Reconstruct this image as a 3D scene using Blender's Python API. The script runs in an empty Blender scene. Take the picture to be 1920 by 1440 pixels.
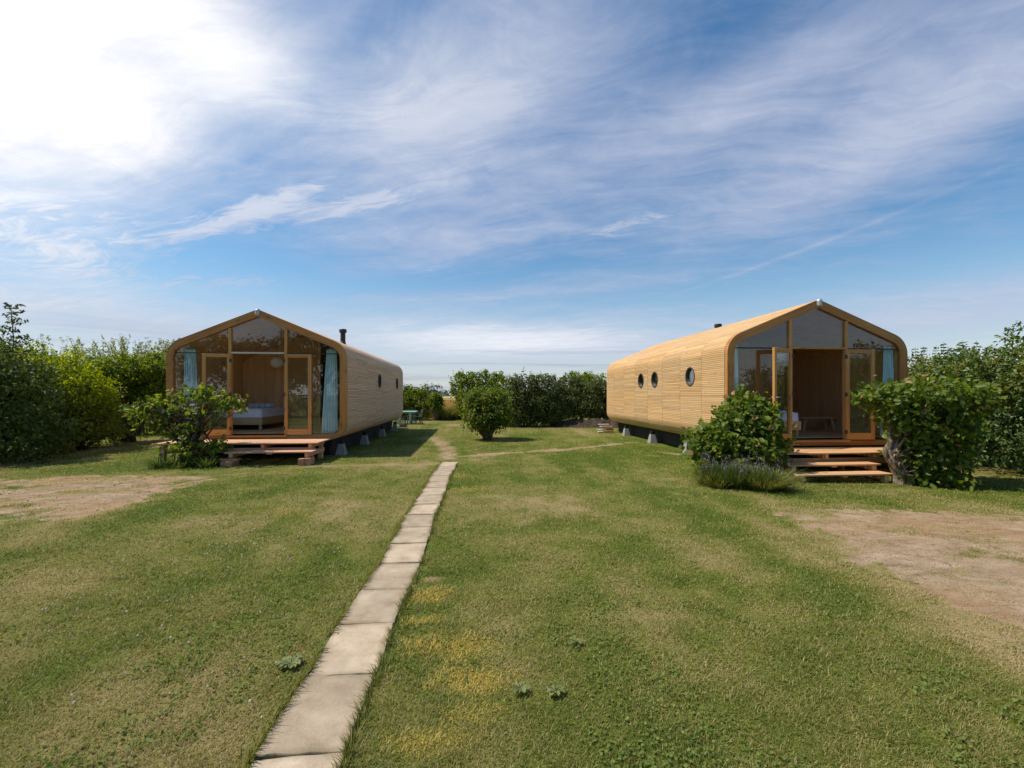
import bpy, math, random
import numpy as np
from mathutils import Vector, Matrix

random.seed(7)
rng = np.random.default_rng(7)
SC = bpy.context.scene
COL = SC.collection
R = math.radians

# ------------------------------------------------------------------ camera geometry
YAW = R(4.85)
CS, SN = math.cos(YAW), math.sin(YAW)
CAMH = 1.68
FPX, CX, HY = 825.0, 960.0, 740.0


def W(px, zc):
    """ground plan point seen at photo column px, at depth zc in front of the camera"""
    xc = (px - CX) / FPX * zc
    return xc * CS + zc * SN, -xc * SN + zc * CS


def HZ(py, zc):
    return CAMH + (HY - py) / FPX * zc


def G(px, py, hg=0.0):
    return W(px, (CAMH - hg) * FPX / (py - HY))


# ------------------------------------------------------------------ numpy noise
def vnoise(x, y, scale=1.0, seed=0):
    x = np.asarray(x, float) * scale + seed * 17.31
    y = np.asarray(y, float) * scale + seed * 7.77
    xi, yi = np.floor(x), np.floor(y)
    fx, fy = x - xi, y - yi
    fx = fx * fx * (3 - 2 * fx)
    fy = fy * fy * (3 - 2 * fy)

    def h(a, b):
        v = np.sin(a * 127.1 + b * 311.7 + seed * 74.7) * 43758.5453
        return v - np.floor(v)
    return ((h(xi, yi) * (1 - fx) + h(xi + 1, yi) * fx) * (1 - fy)
            + (h(xi, yi + 1) * (1 - fx) + h(xi + 1, yi + 1) * fx) * fy)


def fbm(x, y, scale=1.0, seed=0, octs=4):
    t, a, s = 0.0, 0.5, 0.0
    for k in range(octs):
        t = t + a * vnoise(x, y, scale * 2 ** k, seed + k)
        s += a
        a *= 0.5
    return t / s


def sstep(a, b, x):
    t = np.clip((x - a) / (b - a), 0, 1)
    return t * t * (3 - 2 * t)


def ground_h(x, y):
    x = np.asarray(x, float)
    y = np.asarray(y, float)
    d = -0.11 * np.exp(-(((x - 8.6) / 3.6) ** 2 + ((y - 7.8) / 2.6) ** 2))
    u = (fbm(x, y, 0.35, 3, 3) - 0.5) * 0.05 * np.clip((30 - np.hypot(x, y)) / 10, 0, 1)
    return d + u


def gh(x, y):
    return float(ground_h(x, y))


# ------------------------------------------------------------------ scene helpers
def setp(o, label=None, cat=None, group=None, kind=None):
    if label:
        o['label'] = label
    if cat:
        o['category'] = cat
    if group:
        o['group'] = group
    if kind:
        o['kind'] = kind
    return o


def thing(name, loc, label, cat, group=None, rz=0.0):
    o = bpy.data.objects.new(name, None)
    o.empty_display_size = 0.2
    COL.objects.link(o)
    o.location = loc
    o.rotation_euler = (0, 0, rz)
    return setp(o, label, cat, group)


def copy_tree(o, parent=None):
    c = o.copy()
    COL.objects.link(c)
    if parent is not None:
        c.parent = parent
    for ch in list(o.children):
        copy_tree(ch, c)
    return c


def link(name, me, parent=None, loc=None):
    o = bpy.data.objects.new(name, me)
    COL.objects.link(o)
    if parent is not None:
        o.parent = parent
    if loc is not None:
        o.location = loc
    return o


class MB:
    """collects shapes, then links them as one mesh object"""

    def __init__(self):
        self.v, self.f, self.g, self.t, self.m = [], [], [], [], []

    def add(self, verts, faces, gc=None, tone=None, mi=0):
        n = len(self.v)
        verts = [tuple(p) for p in verts]
        self.v += verts
        off = (random.uniform(0, 90), random.uniform(0, 9), random.uniform(0, 9))
        if gc is None:
            gc = verts
        self.g += [(a + off[0], b + off[1], c + off[2]) for a, b, c in gc]
        if tone is None:
            tone = random.random()
        for f in faces:
            self.f.append([i + n for i in f])
            self.t.append(tone)
            self.m.append(mi)

    def box(self, x0, x1, y0, y1, z0, z1, M=None, tone=None, mi=0, bev=0.0):
        dx, dy, dz = x1 - x0, y1 - y0, z1 - z0
        b = min(bev, dx / 2.2, dy / 2.2, dz / 2.2)
        if b <= 0:
            vs = [(x, y, z) for x in (x0, x1) for y in (y0, y1) for z in (z0, z1)]
            fs = [(0, 1, 3, 2), (4, 6, 7, 5), (0, 4, 5, 1), (2, 3, 7, 6), (0, 2, 6, 4), (1, 5, 7, 3)]
        else:
            vs, idx = [], {}
            for ix in (0, 1):
                for iy in (0, 1):
                    for iz in (0, 1):
                        X, Y, Z = (x0, x1)[ix], (y0, y1)[iy], (z0, z1)[iz]
                        sx, sy, sz = (1, -1)[ix] * b, (1, -1)[iy] * b, (1, -1)[iz] * b
                        for a in range(3):
                            idx[(ix, iy, iz, a)] = len(vs)
                            vs.append((X + (0 if a == 0 else sx), Y + (0 if a == 1 else sy), Z + (0 if a == 2 else sz)))
            fs = []
            q = [(0, 0), (1, 0), (1, 1), (0, 1)]
            for s in (0, 1):
                o = 1 if s else -1
                l = [idx[(s, i, j, 0)] for i, j in q]
                fs.append(l if o > 0 else l[::-1])
                l = [idx[(i, s, j, 1)] for i, j in q]
                fs.append(l[::-1] if o > 0 else l)
                l = [idx[(i, j, s, 2)] for i, j in q]
                fs.append(l if o > 0 else l[::-1])
            for i in (0, 1):
                for j in (0, 1):
                    for (a, e) in ((0, 1), (0, 2), (1, 2)):
                        k = 3 - a - e
                        def key(v, ax):
                            t = [0, 0, 0]
                            t[a], t[e], t[k] = i, j, v
                            return idx[(t[0], t[1], t[2], ax)]
                        fs.append([key(0, a), key(1, a), key(1, e), key(0, e)])
            for ix in (0, 1):
                for iy in (0, 1):
                    for iz in (0, 1):
                        fs.append([idx[(ix, iy, iz, a)] for a in range(3)])
        order = sorted(range(3), key=lambda i: -(dx, dy, dz)[i])
        gc = [(p[order[0]], p[order[1]], p[order[2]]) for p in vs]
        if M is not None:
            vs = [tuple(M @ Vector(p)) for p in vs]
        self.add(vs, fs, gc, tone, mi)

    def bar(self, a, b, w, d, up=(0, 0, 1), tone=None, bev=0.0, mi=0):
        """rectangular bar from a to b"""
        a, b = Vector(a), Vector(b)
        L = (b - a).length
        ex = (b - a).normalized()
        u = Vector(up)
        ey = u.cross(ex)
        if ey.length < 1e-5:
            ey = Vector((0, 1, 0)).cross(ex)
        ey.normalize()
        ez = ex.cross(ey)
        M = Matrix(((ex.x, ey.x, ez.x, a.x), (ex.y, ey.y, ez.y, a.y), (ex.z, ey.z, ez.z, a.z), (0, 0, 0, 1)))
        self.box(0, L, -w / 2, w / 2, -d / 2, d / 2, M, tone, mi, bev)

    def tube(self, pts, rad, n=8, tone=None, cap=True, mi=0):
        pts = [Vector(p) for p in pts]
        if not hasattr(rad, '__len__'):
            rad = [rad] * len(pts)
        vs, fs, gc = [], [], []
        L = 0
        ref = Vector((0.3, 0.2, 1))
        for i, p in enumerate(pts):
            d = (pts[min(i + 1, len(pts) - 1)] - pts[max(i - 1, 0)]).normalized()
            if abs(d.dot(ref.normalized())) > 0.97:
                ref = Vector((1, 0.1, 0.2))
            a = d.cross(ref).normalized()
            b = d.cross(a)
            if i:
                L += (p - pts[i - 1]).length
            for k in range(n):
                t = 2 * math.pi * k / n
                vs.append(p + (a * math.cos(t) + b * math.sin(t)) * rad[i])
                gc.append((L, math.cos(t) * rad[i], math.sin(t) * rad[i]))
            if i:
                for k in range(n):
                    q = (k + 1) % n
                    fs.append(((i - 1) * n + k, (i - 1) * n + q, i * n + q, i * n + k))
        if cap:
            fs.append(tuple(range(n))[::-1])
            fs.append(tuple((len(pts) - 1) * n + k for k in range(n)))
        self.add(vs, fs, gc, tone, mi)

    def lathe(self, prof, n=24, c=(0, 0, 0), axis='z', tone=None, mi=0, closed=False):
        vs, fs = [], []
        for r, z in prof:
            for k in range(n):
                t = 2 * math.pi * k / n
                p = (r * math.cos(t), r * math.sin(t), z)
                if axis == 'x':
                    p = (p[2], p[0], p[1])
                elif axis == 'y':
                    p = (p[0], p[2], p[1])
                vs.append((p[0] + c[0], p[1] + c[1], p[2] + c[2]))
        m = len(prof)
        for i in range(m if closed else m - 1):
            j = (i + 1) % m
            for k in range(n):
                q = (k + 1) % n
                fs.append((i * n + k, i * n + q, j * n + q, j * n + k))
        self.add(vs, fs, None, tone, mi)

    def prism(self, poly, y0, y1, tone=None, mi=0):
        """polygon in x,z extruded along y"""
        n = len(poly)
        vs = [(x, y0, z) for x, z in poly] + [(x, y1, z) for x, z in poly]
        fs = [tuple(range(n)), tuple(range(2 * n - 1, n - 1, -1))]
        for i in range(n):
            j = (i + 1) % n
            fs.append((i, n + i, n + j, j))
        self.add(vs, fs, None, tone, mi)

    def mesh(self, name, mats, smooth=False):
        me = bpy.data.meshes.new(name)
        me.from_pydata(self.v, [], self.f)
        if not isinstance(mats, (list, tuple)):
            mats = [mats]
        for m in mats:
            me.materials.append(m)
        a = me.attributes.new('gc', 'FLOAT_VECTOR', 'POINT')
        a.data.foreach_set('vector', np.array(self.g, np.float32).ravel())
        a = me.attributes.new('tone', 'FLOAT', 'FACE')
        a.data.foreach_set('value', np.array(self.t, np.float32))
        me.polygons.foreach_set('material_index', np.array(self.m, np.int32))
        if smooth:
            me.polygons.foreach_set('use_smooth', np.ones(len(me.polygons), bool))
        me.update()
        return me

    def build(self, name, mats, parent=None, loc=None, smooth=False):
        return link(name, self.mesh(name, mats, smooth), parent, loc)


# ------------------------------------------------------------------ materials
def new_mat(name):
    m = bpy.data.materials.new(name)
    m.use_nodes = True
    nt = m.node_tree
    nt.nodes.clear()
    out = nt.nodes.new('ShaderNodeOutputMaterial')
    return m, nt, out


def N(nt, typ, **kw):
    n = nt.nodes.new(typ)
    for k, v in kw.items():
        if k.startswith('i_'):
            n.inputs[k[2:].replace('_', ' ')].default_value = v
        else:
            setattr(n, k, v)
    return n


def ramp(nt, fac, stops, interp='LINEAR'):
    r = nt.nodes.new('ShaderNodeValToRGB')
    r.color_ramp.interpolation = interp
    el = r.color_ramp.elements
    while len(el) < len(stops):
        el.new(0.5)
    for e, (p, c) in zip(el, stops):
        e.position = p
        e.color = (c[0], c[1], c[2], 1) if hasattr(c, '__len__') else (c, c, c, 1)
    nt.links.new(fac, r.inputs[0])
    return r.outputs[0]


def math_(nt, op, a, b=None, clamp=False):
    n = nt.nodes.new('ShaderNodeMath')
    n.operation = op
    n.use_clamp = clamp
    for i, v in enumerate((a, b)):
        if v is None:
            continue
        if isinstance(v, (int, float)):
            n.inputs[i].default_value = v
        else:
            nt.links.new(v, n.inputs[i])
    return n.outputs[0]


def mixc(nt, fac, a, b, blend='MIX'):
    n = nt.nodes.new('ShaderNodeMix')
    n.data_type = 'RGBA'
    n.blend_type = blend
    for sock, v in ((n.inputs[0], fac), (n.inputs[6], a), (n.inputs[7], b)):
        if isinstance(v, (int, float)):
            sock.default_value = v
        elif isinstance(v, tuple):
            sock.default_value = (v[0], v[1], v[2], 1)
        else:
            nt.links.new(v, sock)
    return n.outputs[2]


def noise(nt, vec, scale, detail=4, rough=0.55, dist=0.0):
    n = N(nt, 'ShaderNodeTexNoise')
    n.inputs['Scale'].default_value = scale
    n.inputs['Detail'].default_value = detail
    n.inputs['Roughness'].default_value = rough
    n.inputs['Distortion'].default_value = dist
    if vec is not None:
        nt.links.new(vec, n.inputs['Vector'])
    return n.outputs['Fac']


def mapping(nt, vec, scale=(1, 1, 1), rot=(0, 0, 0), loc=(0, 0, 0)):
    n = N(nt, 'ShaderNodeMapping')
    n.inputs['Scale'].default_value = scale
    n.inputs['Rotation'].default_value = rot
    n.inputs['Location'].default_value = loc
    nt.links.new(vec, n.inputs['Vector'])
    return n.outputs[0]


def attr(nt, name, out='Fac'):
    n = N(nt, 'ShaderNodeAttribute')
    n.attribute_name = name
    return n.outputs[out]


def pbsdf(nt, out, col, rough=0.6, spec=0.3, bump=None, bstr=0.2, bdist=0.01, metal=0.0):
    p = N(nt, 'ShaderNodeBsdfPrincipled')
    if isinstance(col, tuple):
        p.inputs['Base Color'].default_value = (col[0], col[1], col[2], 1)
    else:
        nt.links.new(col, p.inputs['Base Color'])
    if isinstance(rough, (int, float)):
        p.inputs['Roughness'].default_value = rough
    else:
        nt.links.new(rough, p.inputs['Roughness'])
    p.inputs['Specular IOR Level'].default_value = spec
    p.inputs['Metallic'].default_value = metal
    if bump is not None:
        b = N(nt, 'ShaderNodeBump')
        b.inputs['Strength'].default_value = bstr
        b.inputs['Distance'].default_value = bdist
        nt.links.new(bump, b.inputs['Height'])
        nt.links.new(b.outputs[0], p.inputs['Normal'])
    nt.links.new(p.outputs[0], out.inputs[0])
    return p


def wood(name, light, dark, tonevar=0.25, knots=0.5, rough=0.65, grain=1.0, wear=None):
    m, nt, out = new_mat(name)
    gc = attr(nt, 'gc', 'Vector')
    g1 = noise(nt, mapping(nt, gc, (1.6 * grain, 26 * grain, 26 * grain)), 1.0, 5, 0.6, 0.6)
    g2 = noise(nt, mapping(nt, gc, (0.5, 3, 3)), 1.0, 3, 0.5)
    f = math_(nt, 'ADD', math_(nt, 'MULTIPLY', g1, 0.65), math_(nt, 'MULTIPLY', g2, 0.35))
    c = ramp(nt, f, [(0.32, dark), (0.62, light)])
    t = math_(nt, 'ADD', math_(nt, 'MULTIPLY', attr(nt, 'tone'), tonevar), 1 - tonevar * 0.5)
    c = mixc(nt, 1.0, c, N_rgb(nt, t), 'MULTIPLY')
    if wear:
        tc = N(nt, 'ShaderNodeTexCoord')
        wn = noise(nt, mapping(nt, tc.outputs['Object'], (0.5, 0.35, 1.1)), 1.3, 5, 0.6)
        c = mixc(nt, math_(nt, 'MULTIPLY', ramp(nt, wn, [(0.4, 0), (0.68, 1)]), wear[1]), c, wear[0])
    if knots:
        v = N(nt, 'ShaderNodeTexVoronoi')
        v.inputs['Scale'].default_value = 1.0
        nt.links.new(mapping(nt, gc, (1.7, 7, 7)), v.inputs['Vector'])
        k = ramp(nt, v.outputs['Distance'], [(0.06, 1), (0.17, 0)])
        c = mixc(nt, math_(nt, 'MULTIPLY', k, knots), c, (dark[0] * 0.35, dark[1] * 0.3, dark[2] * 0.3))
    pbsdf(nt, out, c, rough, 0.25, g1, 0.25, 0.004)
    return m


def N_rgb(nt, v):
    n = nt.nodes.new('ShaderNodeCombineColor')
    for i in range(3):
        nt.links.new(v, n.inputs[i])
    return n.outputs[0]


def plain(name, col, rough=0.5, var=0.15, scale=6.0, metal=0.0, spec=0.4, bstr=0.1):
    m, nt, out = new_mat(name)
    tc = N(nt, 'ShaderNodeTexCoord')
    n = noise(nt, tc.outputs['Object'], scale, 5, 0.6)
    lo = tuple(c * (1 - var) for c in col)
    hi = tuple(min(1, c * (1 + var)) for c in col)
    c = ramp(nt, n, [(0.3, lo), (0.7, hi)])
    pbsdf(nt, out, c, rough, spec, n, bstr, 0.01, metal)
    return m


def leafmat(name, cols, trans=0.35, rough=0.45):
    """cols: stops from the leaf's own tone"""
    m, nt, out = new_mat(name)
    c = ramp(nt, attr(nt, 'tone'), cols)
    p = N(nt, 'ShaderNodeBsdfPrincipled')
    nt.links.new(c, p.inputs['Base Color'])
    p.inputs['Roughness'].default_value = rough
    p.inputs['Specular IOR Level'].default_value = 0.22
    tr = N(nt, 'ShaderNodeBsdfTranslucent')
    h = N(nt, 'ShaderNodeHueSaturation')
    h.inputs['Hue'].default_value = 0.485
    h.inputs['Saturation'].default_value = 1.15
    h.inputs['Value'].default_value = 1.6
    nt.links.new(c, h.inputs['Color'])
    nt.links.new(h.outputs[0], tr.inputs['Color'])
    mx = N(nt, 'ShaderNodeMixShader')
    mx.inputs[0].default_value = trans
    nt.links.new(p.outputs[0], mx.inputs[1])
    nt.links.new(tr.outputs[0], mx.inputs[2])
    nt.links.new(mx.outputs[0], out.inputs[0])
    return m


def glassmat(name, tint=(0.975, 0.985, 0.98), boost=1.3):
    m, nt, out = new_mat(name)
    t = N(nt, 'ShaderNodeBsdfTransparent')
    t.inputs[0].default_value = (*tint, 1)
    g = N(nt, 'ShaderNodeBsdfGlossy')
    g.inputs['Roughness'].default_value = 0.0
    g.inputs['Color'].default_value = (0.95, 0.97, 1, 1)
    f = N(nt, 'ShaderNodeLayerWeight')
    f.inputs[0].default_value = 0.5
    fr = math_(nt, 'ADD', math_(nt, 'MULTIPLY', math_(nt, 'POWER', f.outputs['Facing'], 5.0), 0.96), 0.04)
    mx = N(nt, 'ShaderNodeMixShader')
    nt.links.new(math_(nt, 'MULTIPLY', fr, boost, True), mx.inputs[0])
    nt.links.new(t.outputs[0], mx.inputs[1])
    nt.links.new(g.outputs[0], mx.inputs[2])
    nt.links.new(mx.outputs[0], out.inputs[0])
    return m


M_SLAT = wood('larch_slats', (0.71, 0.445, 0.200), (0.56, 0.325, 0.132), 0.34, 0.45, 0.7, 1.0, ((0.62, 0.47, 0.30), 0.35))
M_SLATW = wood('weathered_larch_slats', (0.80, 0.535, 0.350), (0.61, 0.385, 0.235), 0.28, 0.4, 0.75, 1.0, ((0.58, 0.47, 0.36), 0.4))
M_FRAME = wood('oiled_beam', (0.60, 0.265, 0.075), (0.35, 0.130, 0.032), 0.25, 0.9, 0.55, 0.6, ((0.42, 0.20, 0.075), 0.5))
M_DOOR = wood('oiled_pine', (0.66, 0.335, 0.105), (0.48, 0.21, 0.06), 0.22, 0.6, 0.55, 0.8)
M_DECK = wood('fresh_decking', (0.68, 0.40, 0.20), (0.50, 0.27, 0.125), 0.25, 0.35, 0.7, 0.8)
M_DECKP = wood('pinkish_decking', (0.72, 0.42, 0.255), (0.54, 0.285, 0.16), 0.25, 0.35, 0.7, 0.8)
M_BLOCKW = wood('reddish_timber', (0.58, 0.30, 0.18), (0.38, 0.175, 0.095), 0.35, 0.4, 0.75, 0.8)
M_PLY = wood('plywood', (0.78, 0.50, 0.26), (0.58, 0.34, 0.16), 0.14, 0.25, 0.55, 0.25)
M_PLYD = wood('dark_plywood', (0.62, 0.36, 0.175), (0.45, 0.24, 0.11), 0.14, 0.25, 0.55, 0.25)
M_PINE = wood('pale_pine', (0.60, 0.42, 0.235), (0.46, 0.29, 0.14), 0.12, 0.35, 0.6, 0.6)
M_MEMB = plain('dark_membrane', (0.15, 0.09, 0.045), 0.8, 0.2)
M_BLACK = plain('black_skirt', (0.013, 0.0125, 0.012), 0.75, 0.3)
M_STEEL = plain('galvanised_steel', (0.45, 0.45, 0.43), 0.5, 0.2, 30, 0.6)
M_IRON = plain('black_flue_steel', (0.03, 0.03, 0.032), 0.45, 0.3, 20, 0.3)
M_GREY = plain('dark_rim', (0.07, 0.06, 0.05), 0.5, 0.15)
M_SEAL = plain('black_seal', (0.03, 0.028, 0.025), 0.6, 0.2)
M_GLASS = glassmat('window_glass')
M_PORT = glassmat('porthole_glass', (0.9, 0.92, 0.92), 2.6)
M_SHEET = plain('white_sheet', (0.86, 0.84, 0.90), 0.9, 0.06, 9, 0, 0.1, 0.5)
M_TOWEL = plain('towel_cloth', (0.70, 0.74, 0.86), 0.95, 0.06, 40, 0, 0.05, 0.5)
M_CURT = plain('teal_curtain', (0.60, 0.80, 0.84), 0.9, 0.08, 5, 0, 0.1)
M_PAPER = plain('paper_shade', (0.78, 0.74, 0.68), 0.9, 0.03, 5, 0, 0.1)
M_CONC = plain('footing_concrete', (0.30, 0.285, 0.265), 0.9, 0.2, 14, 0, 0.2, 0.5)
M_MINT = plain('mint_paint', (0.40, 0.62, 0.55), 0.4, 0.08, 8)
M_DGREY = plain('dark_grey_plastic', (0.06, 0.068, 0.07), 0.5, 0.2, 8)
M_PALEW = wood('grey_white_board', (0.62, 0.58, 0.50), (0.48, 0.43, 0.36), 0.2, 0.2, 0.8, 0.8)


def bark(name, a, b):
    m, nt, out = new_mat(name)
    gc = attr(nt, 'gc', 'Vector')
    n = noise(nt, mapping(nt, gc, (5, 22, 22)), 1.0, 6, 0.65, 0.8)
    c = ramp(nt, n, [(0.40, a), (0.60, b)])
    pbsdf(nt, out, c, 0.9, 0.15, n, 1.0, 0.04)
    return m


M_BARK = bark('brown_bark', (0.055, 0.038, 0.026), (0.19, 0.14, 0.10))
M_BARKP = bark('pale_bark', (0.085, 0.055, 0.035), (0.38, 0.29, 0.21))
M_BARKD = bark('dark_bark', (0.02, 0.016, 0.012), (0.06, 0.045, 0.035))
M_STEM = bark('green_stem', (0.07, 0.075, 0.03), (0.16, 0.16, 0.06))

# leaf palettes (tone 0..1)
L_HAZEL = leafmat('hazel_leaf', [(0, (0.050, 0.086, 0.016)), (0.5, (0.119, 0.179, 0.028)), (0.9, (0.245, 0.287, 0.047)), (1, (0.379, 0.259, 0.118))], 0.42)
L_LIME = leafmat('bright_green_leaf', [(0, (0.045, 0.083, 0.010)), (0.5, (0.115, 0.176, 0.020)), (0.9, (0.217, 0.266, 0.032)), (1, (0.295, 0.266, 0.048))], 0.42)
L_YEL = leafmat('yellow_green_leaf', [(0, (0.094, 0.148, 0.011)), (0.5, (0.208, 0.276, 0.021)), (1, (0.349, 0.383, 0.029))], 0.5)
L_DARK = leafmat('dark_green_leaf', [(0, (0.040, 0.064, 0.014)), (0.6, (0.094, 0.127, 0.030)), (1, (0.165, 0.198, 0.055))], 0.3, 0.55)
L_OLIVE = leafmat('olive_leaf', [(0, (0.050, 0.069, 0.020)), (0.6, (0.104, 0.135, 0.036)), (0.93, (0.185, 0.199, 0.058)), (1, (0.286, 0.164, 0.083))], 0.25)
L_IVY = leafmat('ivy_leaf', [(0, (0.044, 0.085, 0.026)), (0.6, (0.101, 0.159, 0.044)), (0.95, (0.185, 0.250, 0.081)), (1, (0.319, 0.240, 0.103))], 0.15, 0.35)
L_RUST = leafmat('rust_green_leaf', [(0, (0.060, 0.092, 0.018)), (0.5, (0.133, 0.177, 0.029)), (0.85, (0.212, 0.212, 0.043)), (1, (0.302, 0.184, 0.057))], 0.3)
L_WILLOW = leafmat('willow_leaf', [(0, (0.132, 0.168, 0.042)), (0.6, (0.228, 0.264, 0.078)), (1, (0.324, 0.336, 0.114))], 0.5)
L_LAV = leafmat('lavender_leaf', [(0, (0.045, 0.077, 0.017)), (0.6, (0.094, 0.142, 0.035)), (1, (0.162, 0.211, 0.057))], 0.3)
L_FLOW = leafmat('lavender_flower', [(0, (0.10, 0.082, 0.088)), (1, (0.19, 0.150, 0.175))], 0.2, 0.8)
L_STRAW = leafmat('straw_blade', [(0, (0.096, 0.137, 0.018)), (0.5, (0.192, 0.211, 0.045)), (1, (0.346, 0.317, 0.117))], 0.3)
L_FAR = leafmat('far_tree_leaf', [(0, (0.036, 0.054, 0.038)), (1, (0.090, 0.120, 0.079))], 0.15, 0.8)
L_GRASS = leafmat('grass_blade', [(0, (0.125, 0.158, 0.026)), (0.35, (0.205, 0.212, 0.045)), (0.6, (0.290, 0.250, 0.082)),
                                  (0.8, (0.42, 0.34, 0.165)), (0.9, (0.54, 0.43, 0.10)), (1, (0.60, 0.47, 0.09))], 0.3, 0.6)
L_WHEAT = leafmat('wheat_stalk', [(0, (0.380, 0.248, 0.079)), (1, (0.658, 0.469, 0.173))], 0.25, 0.7)
L_WEED = leafmat('weed_leaf', [(0, (0.162, 0.200, 0.064)), (1, (0.281, 0.306, 0.128))], 0.3, 0.6)
L_COVER = leafmat('clover_leaf', [(0, (0.115, 0.175, 0.030)), (1, (0.24, 0.29, 0.075))], 0.35, 0.6)
L_CLOVER = leafmat('clover_flower', [(0, (0.50, 0.46, 0.36)), (1, (0.70, 0.66, 0.54))], 0.2, 0.8)

# ------------------------------------------------------------------ leaf clouds


def leaf_arrays(P, D, S, aspect=0.55, fold=0.35, up=0.35, curl=0.25, r=None):
    """P centres, D outward directions, S lengths -> verts (n,6,3)"""
    r = r or rng
    n = len(P)
    axis = D * 0.7 + r.normal(0, 0.75, (n, 3))
    axis[:, 2] -= 0.15
    axis /= np.linalg.norm(axis, axis=1, keepdims=True) + 1e-9
    nor = D * 0.55 + r.normal(0, 0.55, (n, 3))
    nor[:, 2] += up
    nor -= axis * np.sum(nor * axis, 1, keepdims=True)
    nor /= np.linalg.norm(nor, axis=1, keepdims=True) + 1e-9
    side = np.cross(axis, nor)
    L = S[:, None]
    w = L * aspect * 0.5
    b = P - axis * L * 0.5
    V = np.empty((n, 6, 3))
    V[:, 0] = b
    V[:, 1] = b + axis * L * 0.30 + side * w - nor * w * -fold
    V[:, 2] = b + axis * L * 0.66 + side * w * 0.82 + nor * (w * fold - L * curl * 0.3)
    V[:, 3] = b + axis * L - nor * L * curl
    V[:, 4] = b + axis * L * 0.66 - side * w * 0.82 + nor * (w * fold - L * curl * 0.3)
    V[:, 5] = b + axis * L * 0.30 - side * w + nor * w * fold
    return V


def np_mesh(name, V, faces_per, tone, mat, smooth=False):
    """V (n,k,3); faces_per list of index tuples per item; tone (n,)"""
    n, k, _ = V.shape
    me = bpy.data.meshes.new(name)
    me.vertices.add(n * k)
    me.vertices.foreach_set('co', V.astype(np.float32).ravel())
    lens = np.array([len(f) for f in faces_per], np.int32)
    idx = np.concatenate([np.array(f, np.int32) for f in faces_per])
    loops = (idx[None, :] + (np.arange(n, dtype=np.int32) * k)[:, None]).ravel()
    tot = np.tile(lens, n)
    start = np.concatenate([[0], np.cumsum(tot)[:-1]]).astype(np.int32)
    me.loops.add(len(loops))
    me.loops.foreach_set('vertex_index', loops.astype(np.int32))
    me.polygons.add(len(tot))
    me.polygons.foreach_set('loop_start', start)
    try:
        me.polygons.foreach_set('loop_total', tot.astype(np.int32))
    except Exception:
        pass
    me.materials.append(mat)
    a = me.attributes.new('tone', 'FLOAT', 'POINT')
    a.data.foreach_set('value', np.repeat(tone.astype(np.float32), k))
    me.update(calc_edges=True)
    me.validate()
    return me


LEAF_F = [(0, 1, 2, 3), (0, 3, 4, 5)]


def blob_leaves(blobs, n, size, seed, spread=0.13, per=14, inner=0.22, aspect=0.6, sizevar=0.35, lump=0.18, flat_bottom=None, up=0.35):
    """blobs: list of (x,y,z,rx,ry,rz). leaves gathered in twig clusters near the surface."""
    r = np.random.default_rng(seed)
    B = np.array(blobs, float)
    area = (B[:, 3] * B[:, 4] + B[:, 4] * B[:, 5] + B[:, 3] * B[:, 5])
    ncl = max(8, n // per)
    P = []
    Dd = []
    tries = 0
    cnt = 0
    while cnt < ncl and tries < 40:
        tries += 1
        m = ncl * 2
        bi = r.choice(len(B), m, p=area / area.sum())
        d = r.normal(0, 1, (m, 3))
        d /= np.linalg.norm(d, axis=1, keepdims=True)
        lumpy = 1 + lump * (np.sin(d[:, 0] * 5.1 + seed + bi * 2.1) * np.sin(d[:, 1] * 4.3 + bi * 1.3) + np.sin(d[:, 2] * 6.2 + seed * 2 + bi))
        rad = np.where(r.random(m) < inner, r.random(m) ** 0.5 * 0.9, r.normal(0.97, 0.07, m)) * lumpy
        p = B[bi, :3] + d * B[bi, 3:6] * rad[:, None]
        # drop clusters deep inside another blob
        keep = np.ones(m, bool)
        for b in range(len(B)):
            q = np.linalg.norm((p - B[b, :3]) / B[b, 3:6], axis=1)
            keep &= ~((q < 0.62) & (b != bi) & (r.random(m) > inner))
        keep &= p[:, 2] > (0.06 if flat_bottom is None else flat_bottom)
        P.append(p[keep])
        Dd.append(d[keep])
        cnt += keep.sum()
    P = np.concatenate(P)[:ncl]
    Dd = np.concatenate(Dd)[:ncl]
    ncl = len(P)
    tcl = r.random(ncl)
    k = per
    base = np.repeat(P, k, 0)
    D = np.repeat(Dd, k, 0)
    tw = D + r.normal(0, 0.5, (ncl, 3)).repeat(k, 0)
    tw /= np.linalg.norm(tw, axis=1, keepdims=True)
    along = r.uniform(-1, 1.0, (ncl * k, 1))
    pos = base + tw * along * spread * 1.2 + r.normal(0, spread * 0.55, (ncl * k, 3))
    pos[:, 2] = np.maximum(pos[:, 2], 0.03)
    S = size * (1 + sizevar * r.uniform(-1, 1, ncl * k))
    tone = np.clip(np.repeat(tcl, k) * 0.55 + r.random(ncl * k) * 0.45, 0, 0.93)
    tone = np.where(r.random(ncl * k) < 0.03, 1.0, tone)
    V = leaf_arrays(pos, D, S, aspect, r=r, up=up)
    return V, tone, P


def limb_mesh(base, targets, r0, seed, nseg=5, fork=0.45, twig=0.006):
    """trunk up to a fork, then limbs bending to each target"""
    r = random.Random(seed)
    mb = MB()
    bx, by, bz = base
    for tx, ty, tz in targets:
        pts, rads = [], []
        for i in range(nseg + 1):
            t = i / nseg
            e = t ** 1.25
            x = bx + (tx - bx) * e + r.uniform(-1, 1) * 0.045 * (0 < i < nseg)
            y = by + (ty - by) * e + r.uniform(-1, 1) * 0.045 * (0 < i < nseg)
            z = bz + (tz - bz) * (t ** 0.85)
            pts.append((x, y, z))
            rads.append(r0 * (1 - t) ** 0.8 + twig)
        mb.tube(pts, rads, 7)
    return mb


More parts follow.
